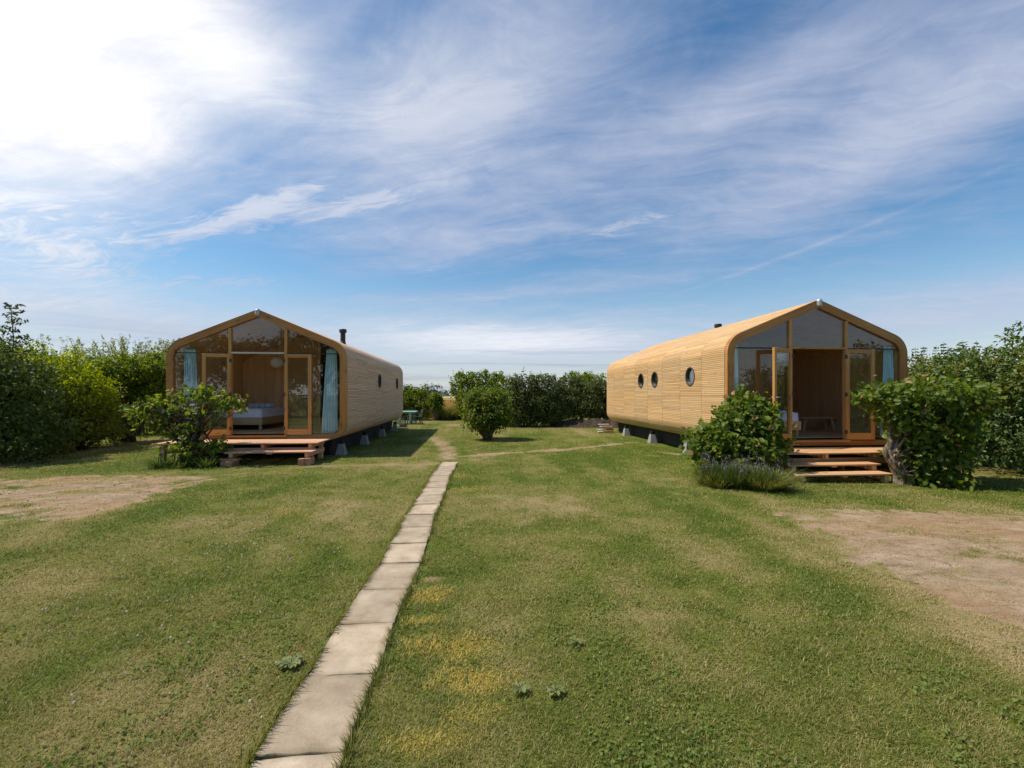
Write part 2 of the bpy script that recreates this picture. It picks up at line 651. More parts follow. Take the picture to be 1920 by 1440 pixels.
def bush(name, label, cat, blobs, n, size, mat, seed, base=None, trunk=None, trunk_mat=None, ntw=7, group=None, **kw):
    """thing > crown, trunk"""
    B = np.array(blobs, float)
    if base is None:
        base = (float(B[:, 0].mean()), float(B[:, 1].mean()))
    z0 = gh(*base)
    root = thing(name, (base[0], base[1], z0), label, cat, group)
    loc = B.copy()
    loc[:, 0] -= base[0]
    loc[:, 1] -= base[1]
    V, tone, P = blob_leaves(loc, n, size, seed, **kw)
    link('crown', np_mesh('crown', V, LEAF_F, tone, mat), root)
    if trunk:
        r = np.random.default_rng(seed + 5)
        tg = [tuple(P[i]) for i in r.choice(len(P), min(ntw, len(P)), replace=False)]
        mb = limb_mesh((0, 0, -0.05), [(0.82 * a, 0.82 * b, c) for a, b, c in tg], trunk, seed)
        mb.build('trunk', trunk_mat or M_BARK, root, smooth=True)
    return root


# ------------------------------------------------------------------ world
SUN_AZ = R(-84.0)     # from +Y towards +X
SUN_EL = R(58.0)
SUN_DIR = Vector((math.sin(SUN_AZ) * math.cos(SUN_EL), math.cos(SUN_AZ) * math.cos(SUN_EL), math.sin(SUN_EL)))


def AE(px, py):
    a = math.atan((px - CX) / FPX)
    el = math.atan((HY - py) / FPX * math.cos(a))
    return math.degrees(a + YAW), math.degrees(el)


def make_world():
    w = bpy.data.worlds.new('World')
    SC.world = w
    w.use_nodes = True
    nt = w.node_tree
    nt.nodes.clear()
    out = N(nt, 'ShaderNodeOutputWorld')
    bg = N(nt, 'ShaderNodeBackground')
    nt.links.new(bg.outputs[0], out.inputs[0])
    sky = N(nt, 'ShaderNodeTexSky')
    sky.sky_type = 'NISHITA'
    sky.sun_disc = False
    sky.sun_elevation = SUN_EL
    sky.sun_rotation = SUN_AZ % (2 * math.pi)
    sky.altitude = 0
    sky.air_density = 1.0
    sky.dust_density = 0.6
    sky.ozone_density = 2.2
    tc = N(nt, 'ShaderNodeTexCoord')
    D = tc.outputs['Generated']
    sp = N(nt, 'ShaderNodeSeparateXYZ')
    nt.links.new(D, sp.inputs[0])
    x, y, z = sp.outputs
    az = math_(nt, 'MULTIPLY', math_(nt, 'ARCTAN2', x, y), 180 / math.pi)
    el = math_(nt, 'MULTIPLY', math_(nt, 'ARCSINE', z), 180 / math.pi)
    zz = math_(nt, 'ADD', math_(nt, 'MAXIMUM', z, 0.0), 0.10)
    cq = N(nt, 'ShaderNodeCombineXYZ')
    nt.links.new(math_(nt, 'DIVIDE', x, zz), cq.inputs[0])
    nt.links.new(math_(nt, 'DIVIDE', y, zz), cq.inputs[1])
    q = cq.outputs[0]
    ang = R(21)
    # fibres drawn out along the wind
    warp = N(nt, 'ShaderNodeTexNoise')
    warp.inputs['Scale'].default_value = 0.9
    warp.inputs['Detail'].default_value = 3
    nt.links.new(q, warp.inputs['Vector'])
    vm = N(nt, 'ShaderNodeVectorMath', operation='SCALE')
    nt.links.new(warp.outputs['Color'], vm.inputs[0])
    vm.inputs['Scale'].default_value = 0.75
    va = N(nt, 'ShaderNodeVectorMath', operation='ADD')
    nt.links.new(q, va.inputs[0])
    nt.links.new(vm.outputs[0], va.inputs[1])
    rq = mapping(nt, va.outputs[0], (1, 1, 1), (0, 0, ang))
    f1 = noise(nt, mapping(nt, rq, (0.55, 1.9, 1)), 1.0, 9, 0.62, 0.3)
    f2 = noise(nt, mapping(nt, rq, (1.6, 9.0, 1), (0, 0, 0.15)), 1.0, 6, 0.65, 0.6)
    f3 = noise(nt, mapping(nt, q, (2.2, 3.0, 1), (0, 0, 0.6)), 2.0, 8, 0.65, 0.5)
    fib = math_(nt, 'ADD', math_(nt, 'MULTIPLY', f1, 0.45), math_(nt, 'ADD', math_(nt, 'MULTIPLY', f2, 0.27), math_(nt, 'MULTIPLY', f3, 0.28)))
    fibc = math_(nt, 'SUBTRACT', fib, 0.5)

    def lobe(px, py, sa, sb, rot, amp, pw=1.0):
        a0, e0 = AE(px, py)
        da = math_(nt, 'SUBTRACT', az, a0)
        de = math_(nt, 'SUBTRACT', el, e0)
        c, s = math.cos(R(rot)), math.sin(R(rot))
        u = math_(nt, 'ADD', math_(nt, 'MULTIPLY', da, c / sa), math_(nt, 'MULTIPLY', de, s / sa))
        v = math_(nt, 'ADD', math_(nt, 'MULTIPLY', da, -s / sb), math_(nt, 'MULTIPLY', de, c / sb))
        d2 = math_(nt, 'ADD', math_(nt, 'MULTIPLY', u, u), math_(nt, 'MULTIPLY', v, v))
        g = math_(nt, 'EXPONENT', math_(nt, 'MULTIPLY', d2, -1.0))
        return math_(nt, 'MULTIPLY', g, amp)

    def total(lst):
        t = None
        for l in lst:
            v = lobe(*l)
            t = v if t is None else math_(nt, 'ADD', t, v)
        return t
    thick = total(CLOUD_THICK)
    thin = total(CLOUD_THIN)
    # bright thick cloud
    d1 = ramp(nt, math_(nt, 'ADD', thick, math_(nt, 'MULTIPLY', fibc, 1.25)), [(0.10, 0), (0.9, 1)])
    d2 = ramp(nt, math_(nt, 'ADD', thin, math_(nt, 'MULTIPLY', fibc, 2.0)), [(0.08, 0), (0.95, 0.85)])
    crisp = total(CLOUD_CRISP)
    f4 = noise(nt, mapping(nt, rq, (2.6, 7.0, 1), (0, 0, -0.1)), 1.5, 9, 0.68, 0.8)
    fb2 = math_(nt, 'ADD', math_(nt, 'MULTIPLY', fibc, 0.9), math_(nt, 'MULTIPLY', math_(nt, 'SUBTRACT', f4, 0.5), 1.9))
    d3 = ramp(nt, math_(nt, 'ADD', crisp, fb2), [(0.26, 0), (0.80, 0.85)])
    dens = math_(nt, 'MAXIMUM', math_(nt, 'MAXIMUM', d1, d2), d3)
    # sky: deepen the blue a little
    hs = N(nt, 'ShaderNodeHueSaturation')
    hs.inputs['Saturation'].default_value = SKY_SAT
    hs.inputs['Value'].default_value = SKY_VAL
    nt.links.new(sky.outputs[0], hs.inputs['Color'])
    tint = mixc(nt, 1.0, hs.outputs[0], SKY_TINT, 'MULTIPLY')
    # milky air low over the horizon
    hz = ramp(nt, math_(nt, 'DIVIDE', el, 20.0), [(0.0, 1), (0.18, 0.75), (0.42, 0.30), (0.7, 0.08), (1, 0)])
    skyc = mixc(nt, math_(nt, 'MULTIPLY', hz, 0.85), tint, HORIZ)
    bright = ramp(nt, math_(nt, 'ADD', math_(nt, 'ADD', thick, math_(nt, 'ADD', math_(nt, 'MULTIPLY', thin, 0.26), math_(nt, 'MULTIPLY', crisp, 0.35))), math_(nt, 'MULTIPLY', fibc, 1.1)), [(0.05, CL_LO), (0.45, CL_MID), (1.0, CL_HI)])
    c = mixc(nt, dens, skyc, bright)
    # long grey bars of stratus near the horizon
    st = noise(nt, mapping(nt, D, (1.2, 1.2, 26), (0.0, 0.02, 0)), 1.6, 5, 0.5, 0.3)
    band = ramp(nt, math_(nt, 'DIVIDE', el, 14.0), [(0.0, 0.5), (0.2, 1), (0.36, 0.6), (0.6, 0)])
    bar = math_(nt, 'MULTIPLY', ramp(nt, st, [(0.53, 0), (0.62, 1)]), band)
    c = mixc(nt, math_(nt, 'MULTIPLY', bar, 0.6), c, GREYBAR)
    nt.links.new(c, bg.inputs[0])
    bg.inputs[1].default_value = 0.102
    return w


# amounts below are in the sky texture's own (physical) brightness, before strength 0.12
SKY_SAT, SKY_VAL = 1.24, 0.80
SKY_TINT = (0.97, 1.04, 0.97)
HORIZ = (3.5, 3.65, 3.95)
CL_LO, CL_MID, CL_HI = (2.55, 2.85, 3.9), (3.6, 3.85, 4.55), (5.7, 5.7, 5.9)
GREYBAR = (2.1, 2.4, 3.2)
CLOUD_THICK = [
    (110, 140, 14, 8.5, -10, 0.61), (430, 95, 13, 5.5, -14, 0.44), (930, 635, 20, 2.6, 0, 0.55), (-340, 150, 18, 16, 0, 0.6), (250, -220, 40, 11, 0, 0.5),
]
CLOUD_THIN = [
    (780, 240, 16, 8.5, 18, 0.72), (1330, 220, 26, 4.2, 13, 0.66), (1000, 100, 18, 9, 15, 0.55),
    (800, 455, 14, 3.0, 6, 0.55), (1800, 130, 20, 5.0, 12, 0.60), (1650, 300, 22, 3.2, 12, 0.45), (110, 400, 9, 5.0, -6, 0.50),
    (950, 640, 26, 3.2, 0, 1.05), (1800, 580, 18, 2.6, 6, 0.75), (1480, 478, 15, 0.22, 14, 0.26), (1500, 280, 40, 15, 10, 0.18),
    (60, 570, 14, 3, 0, 0.5), (450, 170, 13, 7, 10, 0.42), (1000, 550, 22, 1.2, 3, 0.32), (200, 620, 20, 3.5, 0, 0.4),
]
CLOUD_CRISP = [
    (455, 402, 7.5, 1.2, 27, 0.62), (560, 360, 7, 1.3, 25, 0.50), (655, 390, 10, 1.3, 17, 0.62), (850, 330, 12, 1.6, 17, 0.45), (90, 385, 10, 3.6, -8, 0.60), (60, 470, 8, 2.4, -16, 0.5),
    (430, 530, 7, 1.0, 10, 0.48), (1230, 405, 13, 1.3, 12, 0.50), (815, 500, 4.5, 0.55, 8, 0.5), (650, 440, 8, 1.0, 10, 0.4), (420, 200, 11, 4, 30, 0.35), (800, 200, 14, 5, 20, 0.35),
]
make_world()

sun = bpy.data.lights.new('sun', 'SUN')
sun.energy = 2.75
sun.angle = R(0.8)
sun.color = (1.0, 0.92, 0.81)
so = bpy.data.objects.new('sun', sun)
COL.objects.link(so)
so.rotation_euler = (-SUN_DIR).to_track_quat('-Z', 'Y').to_euler()
so.location = (-30, 10, 50)

cam = bpy.data.cameras.new('camera')
cam.sensor_fit = 'HORIZONTAL'
cam.sensor_width = 36.0
cam.lens = 36.0 * FPX / 1920.0
cam.shift_y = (HY - 720.0) / 1920.0
cam.clip_start = 0.05
cam.clip_end = 6000
co = bpy.data.objects.new('camera', cam)
COL.objects.link(co)
co.location = (0, 0, CAMH)
co.rotation_euler = (R(90), 0, -YAW)
SC.camera = co
SC.view_settings.view_transform = 'Standard'
SC.view_settings.look = 'None'
SC.view_settings.exposure = 0.80
SC.view_settings.gamma = 1.0
SC.render.engine = 'CYCLES'
SC.cycles.use_denoising = True
SC.cycles.max_bounces = 8
SC.cycles.transparent_max_bounces = 16
SC.cycles.caustics_reflective = False
SC.cycles.caustics_refractive = False

# ------------------------------------------------------------------ lawn masks
DIRT_POLYS = [
    # left bare patch
    [(-220, 905), (-220, 1010), (0, 987), (150, 976), (255, 940), (330, 915), (430, 896), (330, 893), (180, 893), (0, 898)],
    # right bare patch
    [(1480, 962), (1560, 1000), (1572, 1036), (1700, 1095), (1800, 1145), (1930, 1195), (2300, 1330), (2300, 960), (1920, 958), (1720, 950), (1600, 952)],
]
DIRT_W = [[G(a, b) for a, b in p] for p in DIRT_POLYS]
TRAILS = [  # (points in photo pixels, half width m, strength)
    ([(850, 858), (905, 853), (985, 848), (1060, 843), (1130, 836), (1200, 828)], 0.22, 0.9),
    ([(842, 860), (838, 840), (815, 824), (800, 819)], 0.40, 0.75),
    ([(590, 874), (680, 872), (760, 872), (815, 870)], 0.42, 0.62),
    ([(310, 890), (380, 885), (440, 890)], 0.4, 0.45),
    ([(1075, 808), (1120, 815), (1100, 822), (1140, 830)], 0.5, 0.35),
    ([(140, 850), (200, 842)], 0.7, 0.65),
    ([(845, 797), (880, 800)], 0.7, 0.75),
    ([(880, 824), (950, 825)], 0.4, 0.6),
    ([(1240, 846), (1275, 852)], 0.2, 0.7),
]
TRAIL_W = [([G(a, b) for a, b in p], h, s) for p, h, s in TRAILS]
DRY_SPOTS = [  # yellow, scorched (px, py, rx, ry in m, amount)
    (815, 1115, .16, .15, .9), (792, 1163, .14, .08, .8), (795, 1212, .22, .12, .9), (870, 1215, .20, .16, .95), (885, 1278, .24, .13, 1.0),
    (868, 1340, .2, .1, .55), (872, 893, .35, .22, .8), (880, 917, .35, .16, .75), (800, 1395, .22, .1, .8), (560, 960, .5, .3, .25),
]
BARE_SPOTS = [(805, 1085, .12, .08, .62), (735, 1225, .06, .07, .6), (825, 1030, .12, .05, .4), (1320, 1110, .10, .05, .5)]


def poly_sd(px, py, poly):
    """signed distance, positive inside"""
    x, y = px, py
    d = np.full(x.shape, 1e9)
    ins = np.zeros(x.shape, bool)
    n = len(poly)
    for i in range(n):
        ax, ay = poly[i]
        bx, by = poly[(i + 1) % n]
        ex, ey = bx - ax, by - ay
        t = np.clip(((x - ax) * ex + (y - ay) * ey) / (ex * ex + ey * ey), 0, 1)
        d = np.minimum(d, np.hypot(x - ax - t * ex, y - ay - t * ey))
        c = ((ay > y) != (by > y)) & (x < (bx - ax) * (y - ay) / (by - ay + 1e-12) + ax)
        ins ^= c
    return np.where(ins, d, -d)


def line_d(x, y, pts):
    d = np.full(x.shape, 1e9)
    for (ax, ay), (bx, by) in zip(pts[:-1], pts[1:]):
        ex, ey = bx - ax, by - ay
        t = np.clip(((x - ax) * ex + (y - ay) * ey) / (ex * ex + ey * ey), 0, 1)
        d = np.minimum(d, np.hypot(x - ax - t * ex, y - ay - t * ey))
    return d


def lawn_masks(x, y):
    x = np.asarray(x, float)
    y = np.asarray(y, float)
    near = (np.abs(x) < 30) & (y > -6) & (y < 34)
    dirt = np.zeros(x.shape)
    dry = np.zeros(x.shape)
    X, Y = x[near], y[near]
    nz = (fbm(X, Y, 1.6, 11, 5) - 0.5)
    nf = (fbm(X, Y, 9.0, 21, 3) - 0.5)
    D = np.zeros(X.shape)
    for poly in DIRT_W:
        sd = poly_sd(X, Y, poly) + nz * 0.7 + nf * 0.45
        D = np.maximum(D, sstep(-0.15, 0.17, sd) * np.clip(0.10 + 1.45 * fbm(X, Y * 1.6, 1.4, 41, 5) + nf * 0.8 - 0.12 * (X < 0), 0.12, 1))
    for pts, h, s in TRAIL_W:
        d = line_d(X, Y, pts) + nz * 0.5 + nf * 0.4
        D = np.maximum(D, 0.82 * s * sstep(h * 1.5, h * 0.1, d) * np.clip(0.55 + 0.9 * fbm(X, Y, 2.6, 43, 4) + nf * .6, 0, 1.1))
    for px, py, rx, ry, a in BARE_SPOTS:
        cx, cy = G(px, py)
        q = np.hypot((X - cx) / rx, (Y - cy) / ry) + nz * 1.2 + nf * 1.6
        D = np.maximum(D, a * sstep(1.4, 0.3, q))
    dirt[near] = np.clip(D, 0, 1)
    S = np.zeros(X.shape)
    for px, py, rx, ry, a in DRY_SPOTS:
        cx, cy = G(px, py)
        q = np.hypot((X - cx) / rx, (Y - cy) / ry) + nz * 0.9 + nf * 1.0
        S = np.maximum(S, 0.8 * a * sstep(1.5, 0.3, q))
    dry[near] = S
    # straw-coloured thin turf inside the patches' far part (right)
    return dirt, dry


def lawn_tone(x, y):
    """0 lush .. 1 dry straw, broad variation across the lawn"""
    a = fbm(x, y, 0.42, 51, 4)
    b = fbm(x * 1.0, y * 0.35, 1.3, 61, 3)
    c = fbm(x, y, 3.2, 71, 3)
    t = 0.36 + (a - 0.5) * 1.1 + (b - 0.5) * 0.8 + (c - 0.5) * 0.8 + 0.05 * np.sin(x * 5.6 + 0.6 * np.sin(y * .5))
    # lusher area bottom right, drier middle right
    gx, gy = G(1600, 1290)
    t = t - 0.30 * np.exp(-(((x - gx) / 0.75) ** 2 + ((y - gy) / 0.45) ** 2))
    gx, gy = G(1800, 1230)
    t = t + 0.22 * np.exp(-(((x - gx) / 0.9) ** 2 + ((y - gy) / 0.5) ** 2))
    near = (np.abs(x) < 16) & (y > -3) & (y < 14)
    X, Y = x[near], y[near]
    hal = np.zeros(X.shape)
    for poly, s_ in zip(DIRT_W, (0.7, 1.0)):
        hal = np.maximum(hal, s_ * sstep(-0.8, 0.1, poly_sd(X, Y, poly) + (fbm(X, Y, 1.3, 87, 4) - .5) * 1.5))
    t = np.array(t)
    t[near] += 0.20 * hal
    return t


# ------------------------------------------------------------------ ground sheet
def axis_pts(lo, hi, fine, far, growth=1.22):
    a = list(np.arange(lo, hi + 1e-6, fine))
    s = fine
    p = a[-1]
    up = []
    while p < far:
        s *= growth
        p += s
        up.append(p)
    s = fine
    p = a[0]
    dn = []
    while p > -far:
        s *= growth
        p -= s
        dn.append(p)
    return np.array(dn[::-1] + a + up)


def make_ground():
    xs = axis_pts(-11, 11, 0.07, 2500)
    ys = axis_pts(1.2, 13, 0.06, 2500)
    X, Y = np.meshgrid(xs, ys, indexing='ij')
    Z = ground_h(X, Y)
    dirt, dry = lawn_masks(X.ravel(), Y.ravel())
    nx, ny = X.shape
    V = np.stack([X, Y, Z], -1).reshape(-1, 3)
    i = np.arange(nx - 1)[:, None] * ny + np.arange(ny - 1)[None, :]
    F = np.stack([i, i + ny, i + ny + 1, i + 1], -1).reshape(-1, 4)
    me = bpy.data.meshes.new('ground')
    me.vertices.add(len(V))
    me.vertices.foreach_set('co', V.astype(np.float32).ravel())
    me.loops.add(F.size)
    me.loops.foreach_set('vertex_index', F.astype(np.int32).ravel())
    me.polygons.add(len(F))
    me.polygons.foreach_set('loop_start', np.arange(0, F.size, 4, dtype=np.int32))
    me.polygons.foreach_set('use_smooth', np.ones(len(F), bool))
    for nme, val in (('dirt', dirt), ('dry', dry), ('lawn', lawn_tone(X.ravel(), Y.ravel()))):
        a = me.attributes.new(nme, 'FLOAT', 'POINT')
        a.data.foreach_set('value', val.astype(np.float32))
    me.update(calc_edges=True)
    m, nt, out = new_mat('lawn_and_soil')
    tc = N(nt, 'ShaderNodeTexCoord')
    P = tc.outputs['Object']
    big = attr(nt, 'lawn')
    fine = noise(nt, P, 55, 4, 0.7)
    mid = noise(nt, P, 9, 5, 0.65)
    t = math_(nt, 'ADD', big, math_(nt, 'ADD', math_(nt, 'MULTIPLY', math_(nt, 'SUBTRACT', fine, 0.5), 0.8), math_(nt, 'MULTIPLY', math_(nt, 'SUBTRACT', mid, 0.5), 0.6)))
    g = ramp(nt, t, [(0.0, (0.075, 0.115, 0.012)), (0.35, (0.135, 0.155, 0.026)), (0.65, (0.200, 0.180, 0.055)), (1.0, (0.30, 0.235, 0.11))])
    g = mixc(nt, math_(nt, 'MULTIPLY', attr(nt, 'dry'), 0.8), g, (0.224, 0.159, 0.039))
    s1 = noise(nt, mapping(nt, P, (1.0, 2.2, 1)), 2.2, 7, 0.62, 0.4)
    s2 = noise(nt, P, 34, 5, 0.7)
    soil = ramp(nt, math_(nt, 'ADD', math_(nt, 'MULTIPLY', s1, 0.7), math_(nt, 'MULTIPLY', s2, 0.3)),
                [(0.33, (0.185, 0.125, 0.074)), (0.5, (0.335, 0.240, 0.152)), (0.66, (0.46, 0.35, 0.24))])
    s3 = noise(nt, mapping(nt, P, (0.5, 0.8, 1)), 1.1, 6, 0.65, 0.6)
    s4 = noise(nt, mapping(nt, P, (1.0, 1.6, 1)), 6.0, 6, 0.7, 0.3)
    st_ = ramp(nt, math_(nt, 'ADD', math_(nt, 'MULTIPLY', s3, 0.6), math_(nt, 'MULTIPLY', s4, 0.4)), [(0.45, 0), (0.58, 1)])
    soil = mixc(nt, math_(nt, 'MULTIPLY', st_, 0.65), soil, (0.335, 0.205, 0.088))
    soil = mixc(nt, math_(nt, 'MULTIPLY', ramp(nt, s4, [(0.56, 0), (0.66, 1)]), 0.55), soil, (0.115, 0.080, 0.046))
    df = ramp(nt, math_(nt, 'ADD', attr(nt, 'dirt'), math_(nt, 'MULTIPLY', math_(nt, 'SUBTRACT', s2, 0.5), 0.55)), [(0.30, 0), (0.62, 1)])
    c = mixc(nt, df, g, soil)
    hgt = math_(nt, 'ADD', math_(nt, 'MULTIPLY', fine, 0.5), s2)
    pbsdf(nt, out, c, 0.95, 0.1, hgt, 0.8, 0.02)
    me.materials.append(m)
    o = link('ground', me)
    setp(o, 'mown lawn with green and dry turf and two bare sandy patches', None, None, 'structure')
    return o


make_ground()

# ------------------------------------------------------------------ paving slabs
PATH = [(1360, 513, 672.7), (1266, 572, 705.7), (1172.5, 632.8, 738.7), (1105.5, 678, 766.5), (1056.5, 712, 787), (1016, 737, 796.7),
        (986.7, 754, 808), (963.5, 763, 815), (932, 785.5, 829), (894.7, 808, 843), (867.6, 828, 857.5), (862.5, 832, 858)]


def path_centres():
    pts = []
    for y, a, b in PATH:
        pts.append(G((a + b) / 2, y, 0.02))
    d = np.array(pts[0]) - np.array(pts[1])
    d /= np.linalg.norm(d)
    pts.insert(0, tuple(np.array(pts[0]) + d * 1.7))
    return pts


PC = path_centres()
SLABS = []   # (cx, cy, rz)


def make_slabs():
    pc = np.array(PC)
    seg = np.hypot(*(pc[1:] - pc[:-1]).T)
    cum = np.concatenate([[0], np.cumsum(seg)])
    j0 = cum[2]            # the joint at photo row 1266
    L = 0.585
    n_before = int(j0 // L)
    s = j0 - n_before * L
    words = ['first', 'second', 'third', 'fourth', 'fifth', 'sixth', 'seventh', 'eighth', 'ninth', 'tenth', 'eleventh', 'twelfth',
             'thirteenth', 'fourteenth', 'fifteenth', 'sixteenth', 'seventeenth', 'eighteenth', 'nineteenth', 'twentieth']
    m, nt, out = new_mat('slab_concrete')
    tc = N(nt, 'ShaderNodeTexCoord')
    P = tc.outputs['Object']
    gcv = attr(nt, 'gc', 'Vector')
    n1 = noise(nt, gcv, 5, 7, 0.62)
    n2 = noise(nt, gcv, 90, 4, 0.7)
    n3 = noise(nt, gcv, 2.0, 4, 0.6, 1.0)
    c = ramp(nt, math_(nt, 'ADD', math_(nt, 'MULTIPLY', n1, 0.65), math_(nt, 'MULTIPLY', n2, 0.35)),
             [(0.32, (0.27, 0.200, 0.130)), (0.5, (0.445, 0.350, 0.243)), (0.68, (0.545, 0.450, 0.335))])
    c = mixc(nt, math_(nt, 'MULTIPLY', ramp(nt, n3, [(0.48, 0), (0.68, 1)]), 0.5), c, (0.30, 0.235, 0.16))
    t = math_(nt, 'ADD', math_(nt, 'MULTIPLY', attr(nt, 'tone'), 0.42), 0.70)
    c = mixc(nt, 1.0, c, N_rgb(nt, t), 'MULTIPLY')
    # grime towards the edges of each slab
    sx = N(nt, 'ShaderNodeSeparateXYZ')
    nt.links.new(P, sx.inputs[0])
    ex = math_(nt, 'SUBTRACT', 0.2, math_(nt, 'ABSOLUTE', sx.outputs[0]))
    ey = math_(nt, 'SUBTRACT', 0.29, math_(nt, 'ABSOLUTE', sx.outputs[1]))
    e = math_(nt, 'ADD', math_(nt, 'MINIMUM', ex, ey), math_(nt, 'MULTIPLY', math_(nt, 'SUBTRACT', n1, 0.5), 0.07))
    c = mixc(nt, math_(nt, 'MULTIPLY', ramp(nt, e, [(0.0, 1), (0.05, 0)]), 0.6), c, (0.19, 0.155, 0.085))
    pbsdf(nt, out, c, 0.9, 0.2, math_(nt, 'ADD', n2, n1), 0.35, 0.006)
    k = 0
    cents = []
    while s + L <= cum[-1] + 0.15:
        a = np.array([np.interp(s, cum, pc[:, 0]), np.interp(s, cum, pc[:, 1])])
        b = np.array([np.interp(s + L, cum, pc[:, 0]), np.interp(s + L, cum, pc[:, 1])])
        cents.append(((a + b) / 2, math.atan2(b[1] - a[1], b[0] - a[0]) - math.pi / 2))
        s += L
    tot = len(cents)
    for k, (c_, rz) in enumerate(cents):
        mb = MB()
        tone = 0.25 if k == 6 + (n_before - 1) else random.uniform(0.35, 1.0)
        gap = random.uniform(0.004, 0.008)
        # slab with slightly worn outline
        w, l = 0.202, L / 2 - gap
        pts = []
        for (x0, y0, x1, y1) in ((-w, -l, w, -l), (w, -l, w, l), (w, l, -w, l), (-w, l, -w, -l)):
            for t in np.linspace(0, 1, 9)[:-1]:
                j = 0.0045
                pts.append((x0 + (x1 - x0) * t + random.uniform(-j, j), y0 + (y1 - y0) * t + random.uniform(-j, j)))
        n = len(pts)
        top = [(x * 0.985, y * 0.99, 0.0) for x, y in pts]
        vs = [(x, y, -0.05) for x, y in pts] + [(x, y, -0.006) for x, y in pts] + top
        fs = [tuple(range(2 * n, 3 * n))]
        for lv in (0, 1):
            for i in range(n):
                j = (i + 1) % n
                fs.append((lv * n + i, lv * n + j, (lv + 1) * n + j, (lv + 1) * n + i))
        mb.add(vs, fs, None, tone)
        cx, cy = c_ + np.array([random.uniform(-.009, .009), 0])
        rz2 = rz + random.uniform(-1, 1) * R(1.3)
        o = mb.build('paving_slab', m, None)
        o.location = (cx, cy, gh(cx, cy) + 0.022)
        o.rotation_euler = (random.uniform(-.012, .012), random.uniform(-.016, .016), rz2)
        if k == tot - 1:
            lab = 'last beige concrete paving slab at the far end of the path'
        elif k == 0:
            lab = 'nearest beige concrete paving slab, at the camera end of the path'
        else:
            lab = 'beige concrete paving slab, %s from the camera end of the path' % words[k]
        setp(o, lab, 'paving slab', 'concrete slabs of the garden path')
        SLABS.append((cx, cy, rz2))


make_slabs()


# ------------------------------------------------------------------ grass blades
def on_slab(x, y):
    m = np.zeros(x.shape, bool)
    for cx, cy, rz in SLABS:
        dx, dy = x - cx, y - cy
        u = dx * math.cos(rz) + dy * math.sin(rz)
        v = -dx * math.sin(rz) + dy * math.cos(rz)
        m |= (np.abs(u) < 0.197) & (np.abs(v) < 0.30)
    return m


CABINS = [(-5.77, 12.27), (8.22, 9.875)]


def blades(n, zlo, zhi, seed, hgt, wid, xlim=1.3):
    r = np.random.default_rng(seed)
    # density falls with the square of the distance from where one stands
    z = zlo * (zhi / zlo) ** r.random(n)
    xc = r.uniform(-xlim, xlim, n) * z
    x = xc * CS + z * SN
    y = -xc * SN + z * CS
    dirt, dry = lawn_masks(x, y)
    clumpy = fbm(x, y, 5.0, 91, 3)
    stray = (dirt > 0.3) & (r.random(n) < 0.10 + 0.25 * (clumpy > 0.60))
    keep = ((r.random(n) > dirt * 1.35 - 0.9 * (clumpy > 0.66)) | stray) & ~on_slab(x, y)
    for cx, cy in CABINS:
        keep &= ~((np.abs(x - cx) < 2.1) & (y > cy + 0.2) & (y < cy + 9.5))
    x, y, dry, z, dirt, stray = x[keep], y[keep], dry[keep], z[keep], dirt[keep], stray[keep]
    n = len(x)
    t = lawn_tone(x, y) + 0.35 * dirt + 0.35 * stray * (r.random(n) < 0.7)
    tuft = fbm(x, y, 7.0, 81, 2)
    h = hgt * (0.4 + 0.9 * r.random(n)) * (0.5 + 0.9 * tuft) * (1 - 0.3 * np.clip(t, 0, 1)) * (1 - 0.45 * dirt)
    w = wid * (0.7 + 0.6 * r.random(n)) * (z / zlo) ** 0.75
    h = h * (z / zlo) ** 0.12
    tone = np.clip(t * 0.85 + r.normal(0, 0.20, n), 0, 0.80)
    tone = np.where(r.random(n) < 0.08 + 0.22 * np.clip(t, 0, 1), 0.72 + 0.12 * r.random(n), tone)
    tone = np.where(r.random(n) < dry, 0.84 + 0.16 * r.random(n), tone)
    ang = r.uniform(0, 2 * np.pi, n)
    lean = r.uniform(0.35, 2.4, n)
    h = h / np.sqrt(1 + 0.35 * lean ** 2) * 1.15
    dx, dy = np.cos(ang), np.sin(ang)
    sx, sy = -dy, dx
    zg = ground_h(x, y) - 0.003
    V = np.empty((n, 5, 3))
    for k, (s, f, l) in enumerate(((-1, 0, 0), (1, 0, 0), (0.75, .6, .4), (-0.75, .6, .4), (0, 1, 1))):
        V[:, k, 0] = x + sx * w * s * 0.5 + dx * h * lean * l
        V[:, k, 1] = y + sy * w * s * 0.5 + dy * h * lean * l
        V[:, k, 2] = zg + h * f
    return V, tone


